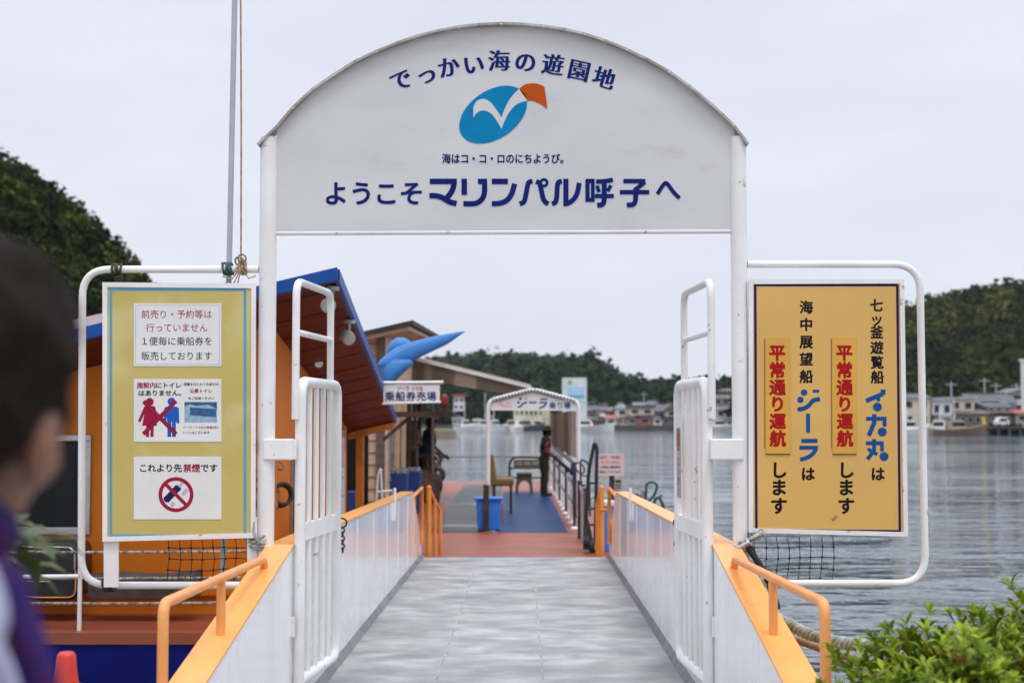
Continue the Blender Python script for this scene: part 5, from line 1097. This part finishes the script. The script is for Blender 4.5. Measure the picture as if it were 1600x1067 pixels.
# across the water right of the schedule board
far_house('cream house with dark eave beside the tan schedule board', 1408, 1453, 614, 621, 668, 216, 'cream', 'slate', 2, 'x', storeys=2)
far_house('square white block with one small window by the shore', 1456, 1487, 624, 626, 654, 217, 'white', 'palr', 2, 'flat', zb='p')
far_house('dark open lower storey under the square white block', 1460, 1490, 648, 650, 667, 216, 'grey', 'greyr', 2, 'flat')
far_house('long pale cream building right of the square white block', 1484, 1522, 620, 623, 646, 222, 'cream', 'palr', 2, 'flat', zb='p')
far_house('broad dark slate roof house above the brown sheds', 1518, 1588, 614, 630, 642, 228, 'grey', 'slate', 4, 'x', zb='p')
far_house('lower slate roof house in front of the broad one', 1542, 1580, 628, 635, 645, 223, 'tan', 'slate', 3, 'x', zb='p')
far_house('white house at the right edge with grey gable', 1577, 1625, 605, 613, 645, 232, 'white', 'greyr', 2, 'y', storeys=2, zb='p')
far_house('long brown shed behind the pier', 1487, 1545, 640, 646, 666, 219, 'brown', 'brownr', 5, 'x')
far_house('second brown shed with low roof on the pier', 1546, 1592, 642, 648, 662, 223, 'brown', 'slate', 4, 'x', zb='p')
far_house('small red roofed hut on the pier', 1588, 1606, 640, 645, 662, 222, 'tan', 'redr', 1, 'x', zb='p')
# white tower with mural, cream hall, pinkish block
D = 298; t = thing('mural_tower', 'tall white slab tower with blue mural and green square', 'tower', tuple(P(898, 672, D)))
a = P(879, 590, D); b = P(917, 666, D); MB().box(a.x, b.x, D, D + 3, -1.5, a.z).build('wall', WALL['white'], t)
MB().box(P(885, 0, D).x, P(911, 0, D).x, D - .08, D - .01, P(0, 628, D).z, P(0, 604, D).z).build('mural_sky', mat('mural_blue', (.30, .58, .80), .6, col2=(.42, .66, .82), scale=.4), t)
MB().box(P(885, 0, D).x, P(911, 0, D).x, D - .12, D - .085, P(0, 621, D).z, P(0, 618, D).z).box(P(885, 0, D).x, P(893, 0, D).x, D - .12, D - .085, P(0, 625, D).z, P(0, 619, D).z).build('mural_shore', mat('mural_green', (.12, .30, .32), .6, col2=(.10, .26, .20), scale=.8), t)
MB().box(P(886, 0, D).x, P(892, 0, D).x, D - .08, D - .01, P(0, 600, D).z, P(0, 594, D).z).build('green_square', mat('mural_lime', (.22, .42, .04), .6, col2=(.2, .38, .04), scale=.8), t)
D = 320; t = thing('waterfront_hall', 'long pale yellow hall with a row of small windows under the banner', 'building', tuple(P(828, 662, D)))
a = P(803, 630, D); b = P(851, 658, D); MB().box(a.x, b.x, D, D + 10, .2, a.z).build('wall', WALL['yellow'], t); MB().box(a.x - .2, b.x + .2, D - .2, D + 10, a.z + .005, a.z + .4).build('roof', ROOF['palr'], t)
for k in range(6): MB().box(P(807 + 7 * k, 0, D).x, P(810 + 7 * k, 0, D).x, D - .1, D - .01, P(0, 648, D).z, P(0, 642, D).z).build('window', M['pane'], t)
MB().box(b.x + .01, P(858, 0, D).x, D - .5, D + 8, .2, P(0, 636, D).z).build('stair_tower', WALL['cream'], t)
far_house('pinkish grey two storey block on the slope left of the canopy', 709, 725, 616, 620, 642, 326, 'white', 'redr', 2, 'flat', storeys=2, zb='p')
far_house('small white building on the quay left of the canopy pole', 708, 722, 652, 655, 664, 322, 'white', 'palr', 2, 'flat')
far_house('low white shed on the far quay right of the white building', 740, 750, 654, 657, 664, 322, 'grey', 'palr', 1, 'x')
# boats
def boat(label, px, py, L, D, rot, hullm, cabm, mast=0):
    c = P(px, py, D); c.z = SEA
    t = bpy.data.objects.new('moored_boat', None); COL.objects.link(t); t.location = (0, 0, 0); BASE[t] = (0, 0, 0); tag(t, label, 'boat', 'boats moored along the far shore')
    vs = []; n = 9; B = L * .15
    for i in range(n):
        u = i / (n - 1); x = (u - .5) * L; w_ = B * (1 - max(0, (u - .55) / .45) ** 2.2) * (.85 + .15 * min(1, u * 4)) + .01; sh = .9 + .9 * u ** 3
        vs += [(x, -w_, sh), (x + (.1 * L * .3 if u > .9 else 0) * 0, -w_ * .7, -.3), (x, w_ * .7, -.3), (x, w_, sh)]
    fs = [(4 * i + k, 4 * i + k + 1, 4 * i + k + 5, 4 * i + k + 4) for i in range(n - 1) for k in range(3)] + [(0, 3, 2, 1)] + [(4 * i + 3, 4 * i, 4 * i + 4, 4 * i + 7) for i in range(n - 1)]
    mb = MB(); mb.add(vs, fs); mb.build('hull', hullm, t)
    cb = MB(); cb.hexa([(-L * .22, -B * .6, .8), (L * .12, -B * .6, .8), (L * .12, B * .6, .8), (-L * .22, B * .6, .8), (-L * .20, -B * .5, 2.3), (L * .04, -B * .5, 2.3), (L * .04, B * .5, 2.3), (-L * .20, B * .5, 2.3)]); co = cb.build('cabin', cabm, t)
    MB().hexa([(-L * .18, -B * .63, 1.45), (L * .07, -B * .63, 1.45), (L * .07, B * .63, 1.45), (-L * .18, B * .63, 1.45), (-L * .175, -B * .56, 2.0), (L * .055, -B * .56, 2.0), (L * .055, B * .56, 2.0), (-L * .175, B * .56, 2.0)]).build('cabin_window', M['pane'], co)
    if mast: MB().tube([(-L * .1, 0, 2.2), (-L * .1, 0, 2.2 + mast)], .07, 6).tube([(-L * .1, 0, 2.6), (-L * .4, 0, 3.2)], .05, 6).build('mast', M['white'], t)
    t.location = c; t.rotation_euler = (0, 0, R(rot)); BASE[t] = tuple(c); return t
HW, HB, HG = WALL['white'], M['hull'], M['trouser']
boat('small white boat at anchor left of the canopy pole', 730, 672, 6, 306, 20, HW, WALL['white'], 4)
boat('white boat with mast behind the canopy pole', 753, 672, 7, 309, 170, HW, WALL['white'], 6)
boat('white cabin boat just right of the canopy pole', 776, 673, 6, 300, 10, HW, WALL['white'], 5)
boat('large white boat with cream cabin under the banner', 797, 673, 8.5, 299, 185, HW, WALL['cream'], 3)
boat('small white runabout in the middle under the banner', 812, 674, 6, 296, 60, HW, WALL['white'], 2)
boat('dark hulled boat under the banner beside the small runabout', 824, 673, 7.5, 297, 15, HG, WALL['tan'], 5)
boat('white boat partly hidden by the standing figure', 838, 673, 6, 301, 175, HW, WALL['white'], 4)
boat('long white boat with sweeping bow right of the canopy', 918, 674, 11, 292, -12, HW, WALL['white'], 0)
boat('white workboat below the white waterside house', 1126, 677, 7, 292, 5, HW, WALL['white'], 3)
boat('white skiff moored below the cream house on the right', 1424, 677, 6, 209, 8, HW, WALL['white'], 2)
boat('small tan boat along the quay by the red buoys', 1462, 677, 6, 209.5, 172, WALL['tan'], WALL['white'], 2)
boat('brown hulled boat at the left end of the pier', 1500, 678, 8, 209, 5, WALL['brown'], WALL['tan'], 3)
# pier on posts
D = 213; t = thing('pier', 'dark timber pier on teal posts at the right', 'pier', (P(1570, 670, D).x, D, SEA - 1))
MB().box(P(1521, 0, D).x, P(1800, 0, D).x, D, D + 8, .05, .36).build('deck', M['dbrown'], t)
for k in range(12): p = P(1527 + k * 17, 670, D); MB().cyl((p.x, D + .3, -2), (p.x, D + .3, .05), .22, seg=8).build('post', M['teal'], t)
for k, (x, m_, l_) in enumerate(((1466, 'red', 'red buoy at the left end of the row on the far quay'), (1474, 'paper', 'white buoy between red ones on the far quay'), (1482, 'red', 'red buoy in the middle of the row on the far quay'), (1490, 'pinkcloth', 'pink buoy beside the middle red one on the far quay'), (1497, 'red', 'red buoy nearest the pier on the far quay'))):
    p = P(x, 661, 214.6); MB_ = MB().ell((p.x, 214.6, .34 + .42), (.36, .36, .42)); MB_.cyl((p.x, 214.6, 1.12), (p.x, 214.6, 1.3), .09); tag(MB_.build('buoy', M[m_]), l_, 'buoy', 'buoys on the far quay')
p = P(1534, 655, 213.5); t = thing('flag', 'yellow flag at the left end of the pier', 'flag', (p.x, 213.5, .36)); MB().cyl((p.x, 213.5, .36), (p.x, 213.5, p.z + .6), .05, seg=6).build('pole', M['wood'], t); MB().hexa([(p.x, 213.4, p.z - .9), (p.x + .7, 213.45, p.z - 1.0), (p.x + .7, 213.48, p.z - 1.0), (p.x, 213.44, p.z - .9), (p.x, 213.4, p.z + .5), (p.x + .5, 213.45, p.z + .3), (p.x + .5, 213.48, p.z + .3), (p.x, 213.44, p.z + .5)]).build('cloth', mat('yellow_cloth', (.65, .5, .03), .7, col2=(.6, .45, .03), scale=2), t)
t = thing('covered_van', 'small white van parked on the pier', 'van', (P(1565, 660, 214).x, 214, .362)); c = P(1565, 660, 214).x
MB().prism([(c - 1, 213.4, .62), (c + 1, 213.4, .62), (c + 1, 213.4, 1.2), (c + .75, 213.4, 1.75), (c - .5, 213.4, 1.85), (c - .85, 213.4, 1.3), (c - 1, 213.4, 1.2)], (0, 1.5, 0)).build('body', WALL['white'], t, bevel=.1)
MB().box(c - .45, c + .65, 213.36, 213.395, 1.25, 1.65).build('window', M['pane'], t)
for x in (c - .6, c + .6): MB().cyl((x, 213.35, .62), (x, 213.5, .62), .26, seg=14).build('wheel', M['rubber'], t)
for k, (x, y0, D, l_) in enumerate(((1486, 596, 232, 'utility pole nearest the schedule board against the wooded hill'), (1538, 590, 232, 'tall utility pole above the broad slate roof'), (1556, 598, 234, 'shorter utility pole right of the tall one'), (1588, 598, 236, 'utility pole just left of the right edge'), (1006, 612, 330, 'thin utility pole above the cream house across the bay'), (708, 640, 318, 'utility pole on the quay left of the canopy'))):
    p = P(x, y0, D); t = thing('utility_pole', l_, 'pole', (p.x, D, .2), 'utility poles along the far shore'); MB().cyl((p.x, D, .2), (p.x, D, p.z), .16, .11, 8).build('shaft', M['polegrey'], t); MB().beam((p.x - .9, D, p.z - .5), (p.x + .9, D, p.z - .5), .12, .12).build('crossarm', M['polegrey'], t)
p = P(1598, 565, 225); t = thing('white_mast', 'white lattice mast at the right edge of the photo', 'mast', (p.x, 225, .3)); MB().beam((p.x, 225, .3), (p.x, 225, p.z), .55, .55, (0, 1, 0)).build('shaft', WALL['white'], t); MB().box(p.x - .5, p.x + .5, 224.6, 225.4, p.z, p.z + .4).build('head', WALL['white'], t)
# hillside wires strung between the poles
mb = MB(); pts = [P(1450, 601, 232), P(1486, 598, 232), P(1538, 593, 232), P(1556, 600, 234), P(1588, 600, 236), P(1640, 598, 236)]
for a, b in zip(pts, pts[1:]): mb.tube(sag(a, b, .3, 6), .03, 4)
tag(mb.build('power_line', M['black']), 'power line slung between utility poles under the wooded hill', 'wire')

# =================================================================== people
def voxel(mb, name, m, parent, vox, smooth=6, noise=None):
    o = mb.build(name, m, parent); k = o.modifiers.new('r', 'REMESH'); k.mode = 'VOXEL'; k.voxel_size = vox; k.use_smooth_shade = True
    s_ = o.modifiers.new('s', 'SMOOTH'); s_.iterations = smooth; s_.factor = .5
    bpy.context.view_layer.update(); me = bpy.data.meshes.new_from_object(o.evaluated_get(bpy.context.evaluated_depsgraph_get())); o.modifiers.clear(); old = o.data; o.data = me; bpy.data.meshes.remove(old)
    if noise:
        V = np.zeros(len(me.vertices) * 3, np.float32); me.vertices.foreach_get('co', V); V = V.reshape(-1, 3); a, f = noise
        V += (a * np.sin(V[:, [1, 2, 0]] * f) * np.cos(V[:, [2, 0, 1]] * f * 1.3 + 1)).astype(np.float32); me.vertices.foreach_set('co', V.ravel()); me.update()
    return o
def person(label, loc, face, H, vox, head_yaw=0, lean=0, arms=None, skin='skin', shirt='lavshirt', trouser='trouser', hair='hair', hat=None, sleeve=None, long_sleeve=False, drop=0):
    """standing figure; face = heading angle (0 looks towards +Y, positive turns to +X)"""
    t = thing('person', label, 'person', loc); s = H / 1.65; L = Vector(loc)
    Rz = Matrix.Rotation(-R(face), 3, 'Z'); Rh = Matrix.Rotation(-R(head_yaw), 3, 'Z'); Rl = Matrix.Rotation(-R(lean), 3, 'X')
    def T(x, y, z):
        v = Vector((x, y, z)) * s
        if z > .85: v = Rl @ (v - Vector((0, 0, .85 * s))) + Vector((0, 0, .85 * s))
        return L + Rz @ v
    HC = Vector((0, .015, 1.50))
    def TH(x, y, z): v = Rh @ (Vector((x, y, z)) - HC) + HC; v.z -= drop; return T(*v)
    rot = Rz @ Rl @ Rh
    E_ = lambda mb, c, r, head=True: mb.ell(TH(*c) if head else T(*c), tuple(q * s for q in r), 18, 12, rot if head else Rz @ Rl)
    C_ = lambda mb, pts, r, seg=12: mb.tube([T(*p) for p in pts], [q * s for q in r], seg)
    b = MB()
    E_(b, (0, -.005, 1.555), (.074, .094, .090)); E_(b, (0, .028, 1.49), (.058, .066, .072)); E_(b, (0, .062, 1.448), (.034, .030, .026))
    E_(b, (0, .088, 1.535), (.050, .016, .014)); b.tube([TH(0, .088, 1.535), TH(0, .108, 1.500), TH(0, .092, 1.492)], [.009 * s, .015 * s, .012 * s], 8)
    E_(b, (0, .086, 1.463), (.024, .012, .006)); E_(b, (0, .084, 1.453), (.021, .012, .006))
    for q in (-1, 1):
        E_(b, (q * .074, -.004, 1.510), (.011, .022, .034)); E_(b, (q * .040, .062, 1.500), (.024, .024, .024)); E_(b, (q * .078, -.012, 1.512), (.008, .016, .024))
    C_(b, [(0, -.012, 1.46 - drop), (0, -.02, 1.40 - drop * .5), (0, -.03, 1.33)], [.054, .055, .07])
    E_(b, (0, -.01, 1.22), (.155, .105, .16), 0); E_(b, (0, .0, 1.02), (.135, .10, .15), 0); E_(b, (0, -.01, .88), (.16, .115, .12), 0)
    C_(b, [(-.17, -.02, 1.325), (0, -.025, 1.355), (.17, -.02, 1.325)], [.056, .07, .056])
    A_ = arms or {-1: [(-.185, -.02, 1.32), (-.225, -.03, 1.05), (-.215, .05, .82)], 1: [(.185, -.02, 1.32), (.225, -.03, 1.05), (.215, .05, .82)]}
    for q in (-1, 1):
        a, e, w_ = [Vector(p) for p in A_[q]]; C_(b, [a, a.lerp(e, .5), e, e.lerp(w_, .4), w_], [.052, .046, .038, .036, .025])
        d = (w_ - e).normalized(); side = Vector((0, 1, 0)) - d * d.y; side = side.normalized() if side.length > .1 else Vector((1, 0, 0)); thick = d.cross(side)
        C_(b, [w_, w_ + d * .05, w_ + d * .088], [.025, .034, .034])
        for k, (o_, ln) in enumerate(((.032, .062), (.011, .075), (-.011, .070), (-.031, .055))):
            r0 = w_ + d * .08 + side * o_; C_(b, [r0, r0 + d * ln * .55 + thick * .004, r0 + d * ln * .85 + thick * .018, r0 + d * ln + thick * .03], [.010, .0095, .009, .007], 8)
        r0 = w_ + d * .025 + side * .028; C_(b, [r0, r0 + d * .03 + side * .025, r0 + d * .065 + side * .03], [.012, .011, .008], 8)
        C_(b, [(q * .085, -.01, .86), (q * .092, .0, .66), (q * .095, .01, .47), (q * .098, -.012, .33), (q * .10, -.02, .09)], [.092, .078, .056, .053, .036])
        C_(b, [(q * .10, -.04, .045), (q * .105, .05, .04), (q * .112, .14, .03)], [.038, .036, .028])
    voxel(b, 'body', M[skin], t, vox)
    e = MB()
    for q in (-1, 1): E_(e, (q * .032, .083, 1.515), (.012, .006, .007))
    e.build('eyes', M['black'], t)
    c = MB(); E_(c, (0, -.012, 1.21), (.172, .122, .17), 0); E_(c, (0, -.002, 1.02), (.152, .118, .16), 0); E_(c, (0, -.01, .90), (.172, .128, .09), 0); C_(c, [(-.18, -.02, 1.338), (0, -.028, 1.362), (.18, -.02, 1.338)], [.068, .080, .068])
    sl = MB()
    for q in (-1, 1):
        a, e2, w_ = [Vector(p) for p in A_[q]]; C_(c, [a, a.lerp(e2, .45), a.lerp(e2, .7)], [.064, .060, .058])
        if long_sleeve or sleeve: C_(sl, [a.lerp(e2, .1), a.lerp(e2, .6), e2, e2.lerp(w_, .5), e2.lerp(w_, .93)], [.060, .056, .050, .045, .036])
    voxel(c, 'shirt', M[shirt], t, max(vox, .008), 5, (.006, 22))
    if sl.v: voxel(sl, 'sleeves', M[sleeve or shirt], t, max(vox, .008), 4, (.004, 30))
    p = MB(); E_(p, (0, -.01, .87), (.168, .124, .11), 0)
    for q in (-1, 1): C_(p, [(q * .085, -.01, .85), (q * .094, .0, .62), (q * .097, .005, .45), (q * .10, -.015, .28), (q * .10, -.02, .07)], [.102, .09, .074, .068, .062])
    voxel(p, 'trousers', M[trouser], t, max(vox, .009), 4, (.005, 20))
    sh = MB()
    for q in (-1, 1): C_(sh, [(q * .10, -.06, .043), (q * .105, .05, .042), (q * .113, .155, .032)], [.045, .046, .034])
    voxel(sh, 'shoes', M['rubber'], t, max(vox, .009), 4)
    h = MB(); E_(h, (0, -.022, 1.572), (.088, .104, .088)); E_(h, (0, -.058, 1.525), (.078, .066, .075)); E_(h, (0, -.062, 1.47), (.056, .045, .05)); E_(h, (0, .045, 1.612), (.062, .042, .036))
    for q in (-1, 1): E_(h, (q * .060, -.012, 1.545), (.025, .052, .048))
    voxel(h, 'hair', M[hair], t, max(vox, .006), 3, (.005, 60))
    if hat:
        k = MB(); k.lathe([(0, .085), (.06, .082), (.085, .05), (.092, 0), (.16, -.022), (.165, -.030), (.09, -.012), (.088, .0)], (0, 0, 0), 20); k.v = [tuple(TH(x, y - .015, 1.60 + z)) for x, y, z in k.v]; k.build('hat', M[hat], t)
    return t, T
per, TP = person('person with short dark hair and purple scarf in left foreground, seen from behind', (-.560, 1.085, -.06), 62, 1.762, .006, head_yaw=-58, lean=10, drop=.048)
# scarf round the neck and down over the right shoulder
mb = MB(); ring_ = [TP(.072 * math.cos(a), -.022 + .074 * math.sin(a), 1.388 + .012 * math.sin(a) + .008 * math.sin(3 * a)) for a in [2 * math.pi * k / 20 for k in range(21)]]
mb.tube(ring_, .027, 10, False); mb.tube([TP(.06, .02, 1.385), TP(.10, .06, 1.36), TP(.115, .095, 1.28), TP(.11, .11, 1.15)], [.014, .016, .016, .014], 10)
voxel(mb, 'scarf', M['purple'], per, .007, 4, (.004, 40))
person('man in navy shirt leaning on the timber rack by the railing', (P(664, 760, 28.5).x, 28.5, DZ), 65, 1.62, .013, lean=12, skin='skin2', shirt='navycloth', trouser='khaki', arms={-1: [(-.185, -.02, 1.32), (-.22, .08, 1.06), (-.16, .34, .95)], 1: [(.185, -.02, 1.32), (.22, .08, 1.06), (.16, .34, .95)]})
person('figure in brown hat and orange red sleeves beside the brown curtain', (P(851, 760, 29.5).x, 29.5, DZ), 75, 1.42, .013, lean=6, skin='skin2', shirt='khaki', trouser='khaki', hat='khaki', sleeve='orangecloth', arms={-1: [(-.185, -.02, 1.32), (-.24, -.04, 1.06), (-.10, .16, .98)], 1: [(.185, -.02, 1.32), (.24, -.04, 1.06), (.10, .16, .98)]})

# =================================================================== plants
def leaf_mesh(name, items, m, parent):
    """items: (root, direction, normal, length, width, tint); each leaf is a pointed blade folded along its midrib"""
    V = []; F = []; T = []
    for r_, d, n_, l, w_, ti in items:
        d = d.normalized(); sd = d.cross(n_); sd = sd.normalized() if sd.length > 1e-3 else Vector((1, 0, 0)); up = sd.cross(d); o = len(V)
        for u, ww, b_ in ((0, .12, 0), (.35, .85, .05), (.65, 1, .04), (1, .04, -.10)):
            c = r_ + d * (u * l) + up * (b_ * l); V += [c - sd * (ww * w_ / 2) + up * (.12 * w_ * ww), c, c + sd * (ww * w_ / 2) + up * (.12 * w_ * ww)]
        for i in range(3): F += [(o + 3 * i, o + 3 * i + 1, o + 3 * i + 4, o + 3 * i + 3), (o + 3 * i + 1, o + 3 * i + 2, o + 3 * i + 5, o + 3 * i + 4)]
        T += [ti] * 12
    mb = MB(); mb.add(V, F, True); o = mb.build(name, m, parent); at = o.data.attributes.new('tint', 'FLOAT', 'POINT'); at.data.foreach_set('value', T); return o
def azalea(label, c, rx, ry, rz, n):
    t = thing('azalea_bush', label, 'bush', (c[0], c[1], -.06)); items = []; st = MB(); c = Vector(c)
    for i in range(n):
        a = random.uniform(0, 2 * math.pi); el = math.asin(random.uniform(-.25, 1)); rr = random.uniform(.62, 1.0) ** .6
        bmp = 1 + .16 * math.sin(3 * a + 1) + .12 * math.sin(5 * a + 4 * el) + random.uniform(-.10, .07)
        d = Vector((math.cos(a) * math.cos(el), math.sin(a) * math.cos(el), math.sin(el))); p = c + Vector((d.x * rx, d.y * ry, d.z * rz)) * rr * bmp
        ax = (d + Vector((random.uniform(-.4, .4), random.uniform(-.4, .4), .7))).normalized(); u = ax.orthogonal().normalized(); v = ax.cross(u); k = random.randint(6, 9); ti = random.random() * .7; ph = random.random() * 6
        for j in range(k):
            an = ph + 2 * math.pi * j / k * 1.0 + random.uniform(-.2, .2); o_ = random.uniform(.25, 1.2); dd = (u * math.cos(an) + v * math.sin(an)) * o_ + ax * random.uniform(.35, 1)
            tt = min(1, max(0, ti + random.uniform(-.15, .28))); tt = 1 if random.random() < .035 else min(tt, .9)
            items.append((p + ax * random.uniform(-.02, .01), dd, ax, random.uniform(.034, .062), random.uniform(.012, .018), tt))
        if i % 5 == 0:
            mid = Vector((c.x, c.y, 0)).lerp(p, .5) + Vector((random.uniform(-.05, .05), 0, random.uniform(-.05, .05))); mid.z = c.z - .25 * rz + (p.z - c.z) * .4
            st.tube([(c.x + random.uniform(-.08, .08), c.y, -.06), mid, p], [.009, .006, .003], 5)
    leaf_mesh('leaves', items, M['azalea'], t); st.build('stems', M['barkm'], t)
azalea('bright green azalea bush nearest the orange handrail', P(1440, 1130, 3.55), .36, .34, .27, 620) if False else None
azalea('bright green azalea bush with brown tipped leaves at lower right', (P(1505, 1100, 4.3).x, 4.3, .42), .43, .42, .41, 2500)
azalea('paler azalea bush rising at the lower right corner', (P(1665, 1080, 4.5).x, 4.5, .44), .44, .42, .45, 1800)
t = thing('leafy_shrub', 'broad leaved green shrub beside the person in left foreground', 'shrub', (P(10, 880, 2.7).x, 2.7, -.06)); items = []; st = MB(); c = P(0, 900, 2.7)
for i in range(26):
    a = P(random.uniform(-150, 45), random.uniform(820, 900), random.uniform(2.5, 2.9)); st.tube([(c.x, 2.7, -.06), (c.x + (a.x - c.x) * .3, 2.7, a.z - .25), a], [.008, .006, .003], 6)
    for j in range(3):
        d = Vector((random.uniform(-.3, 1), random.uniform(-.5, .5), random.uniform(-.38, .15))); items.append((a, d, Vector((0, 0, 1)), random.uniform(.07, .12), random.uniform(.032, .05), random.random()))
leaf_mesh('leaves', items, M['broad'], t); st.build('stems', M['barkm'], t)

# =================================================================== sea air
m = bpy.data.materials.new('sea_haze'); m.use_nodes = True; n = m.node_tree; n.nodes.remove(n.nodes['Principled BSDF'])
pv = n.nodes.new('ShaderNodeVolumePrincipled'); pv.inputs['Color'].default_value = (.90, .94, 1, 1); pv.inputs['Density'].default_value = .00011; pv.inputs['Anisotropy'].default_value = .2
n.links.new(pv.outputs['Volume'], n.nodes['Material Output'].inputs['Volume'])
mb = MB(); mb.box(-1600, 1600, -100, 2700, SEA - 6, 90); o = mb.build('haze', m); tag(o, kind='stuff', label='thin pale sea air over the bay', cat='haze')
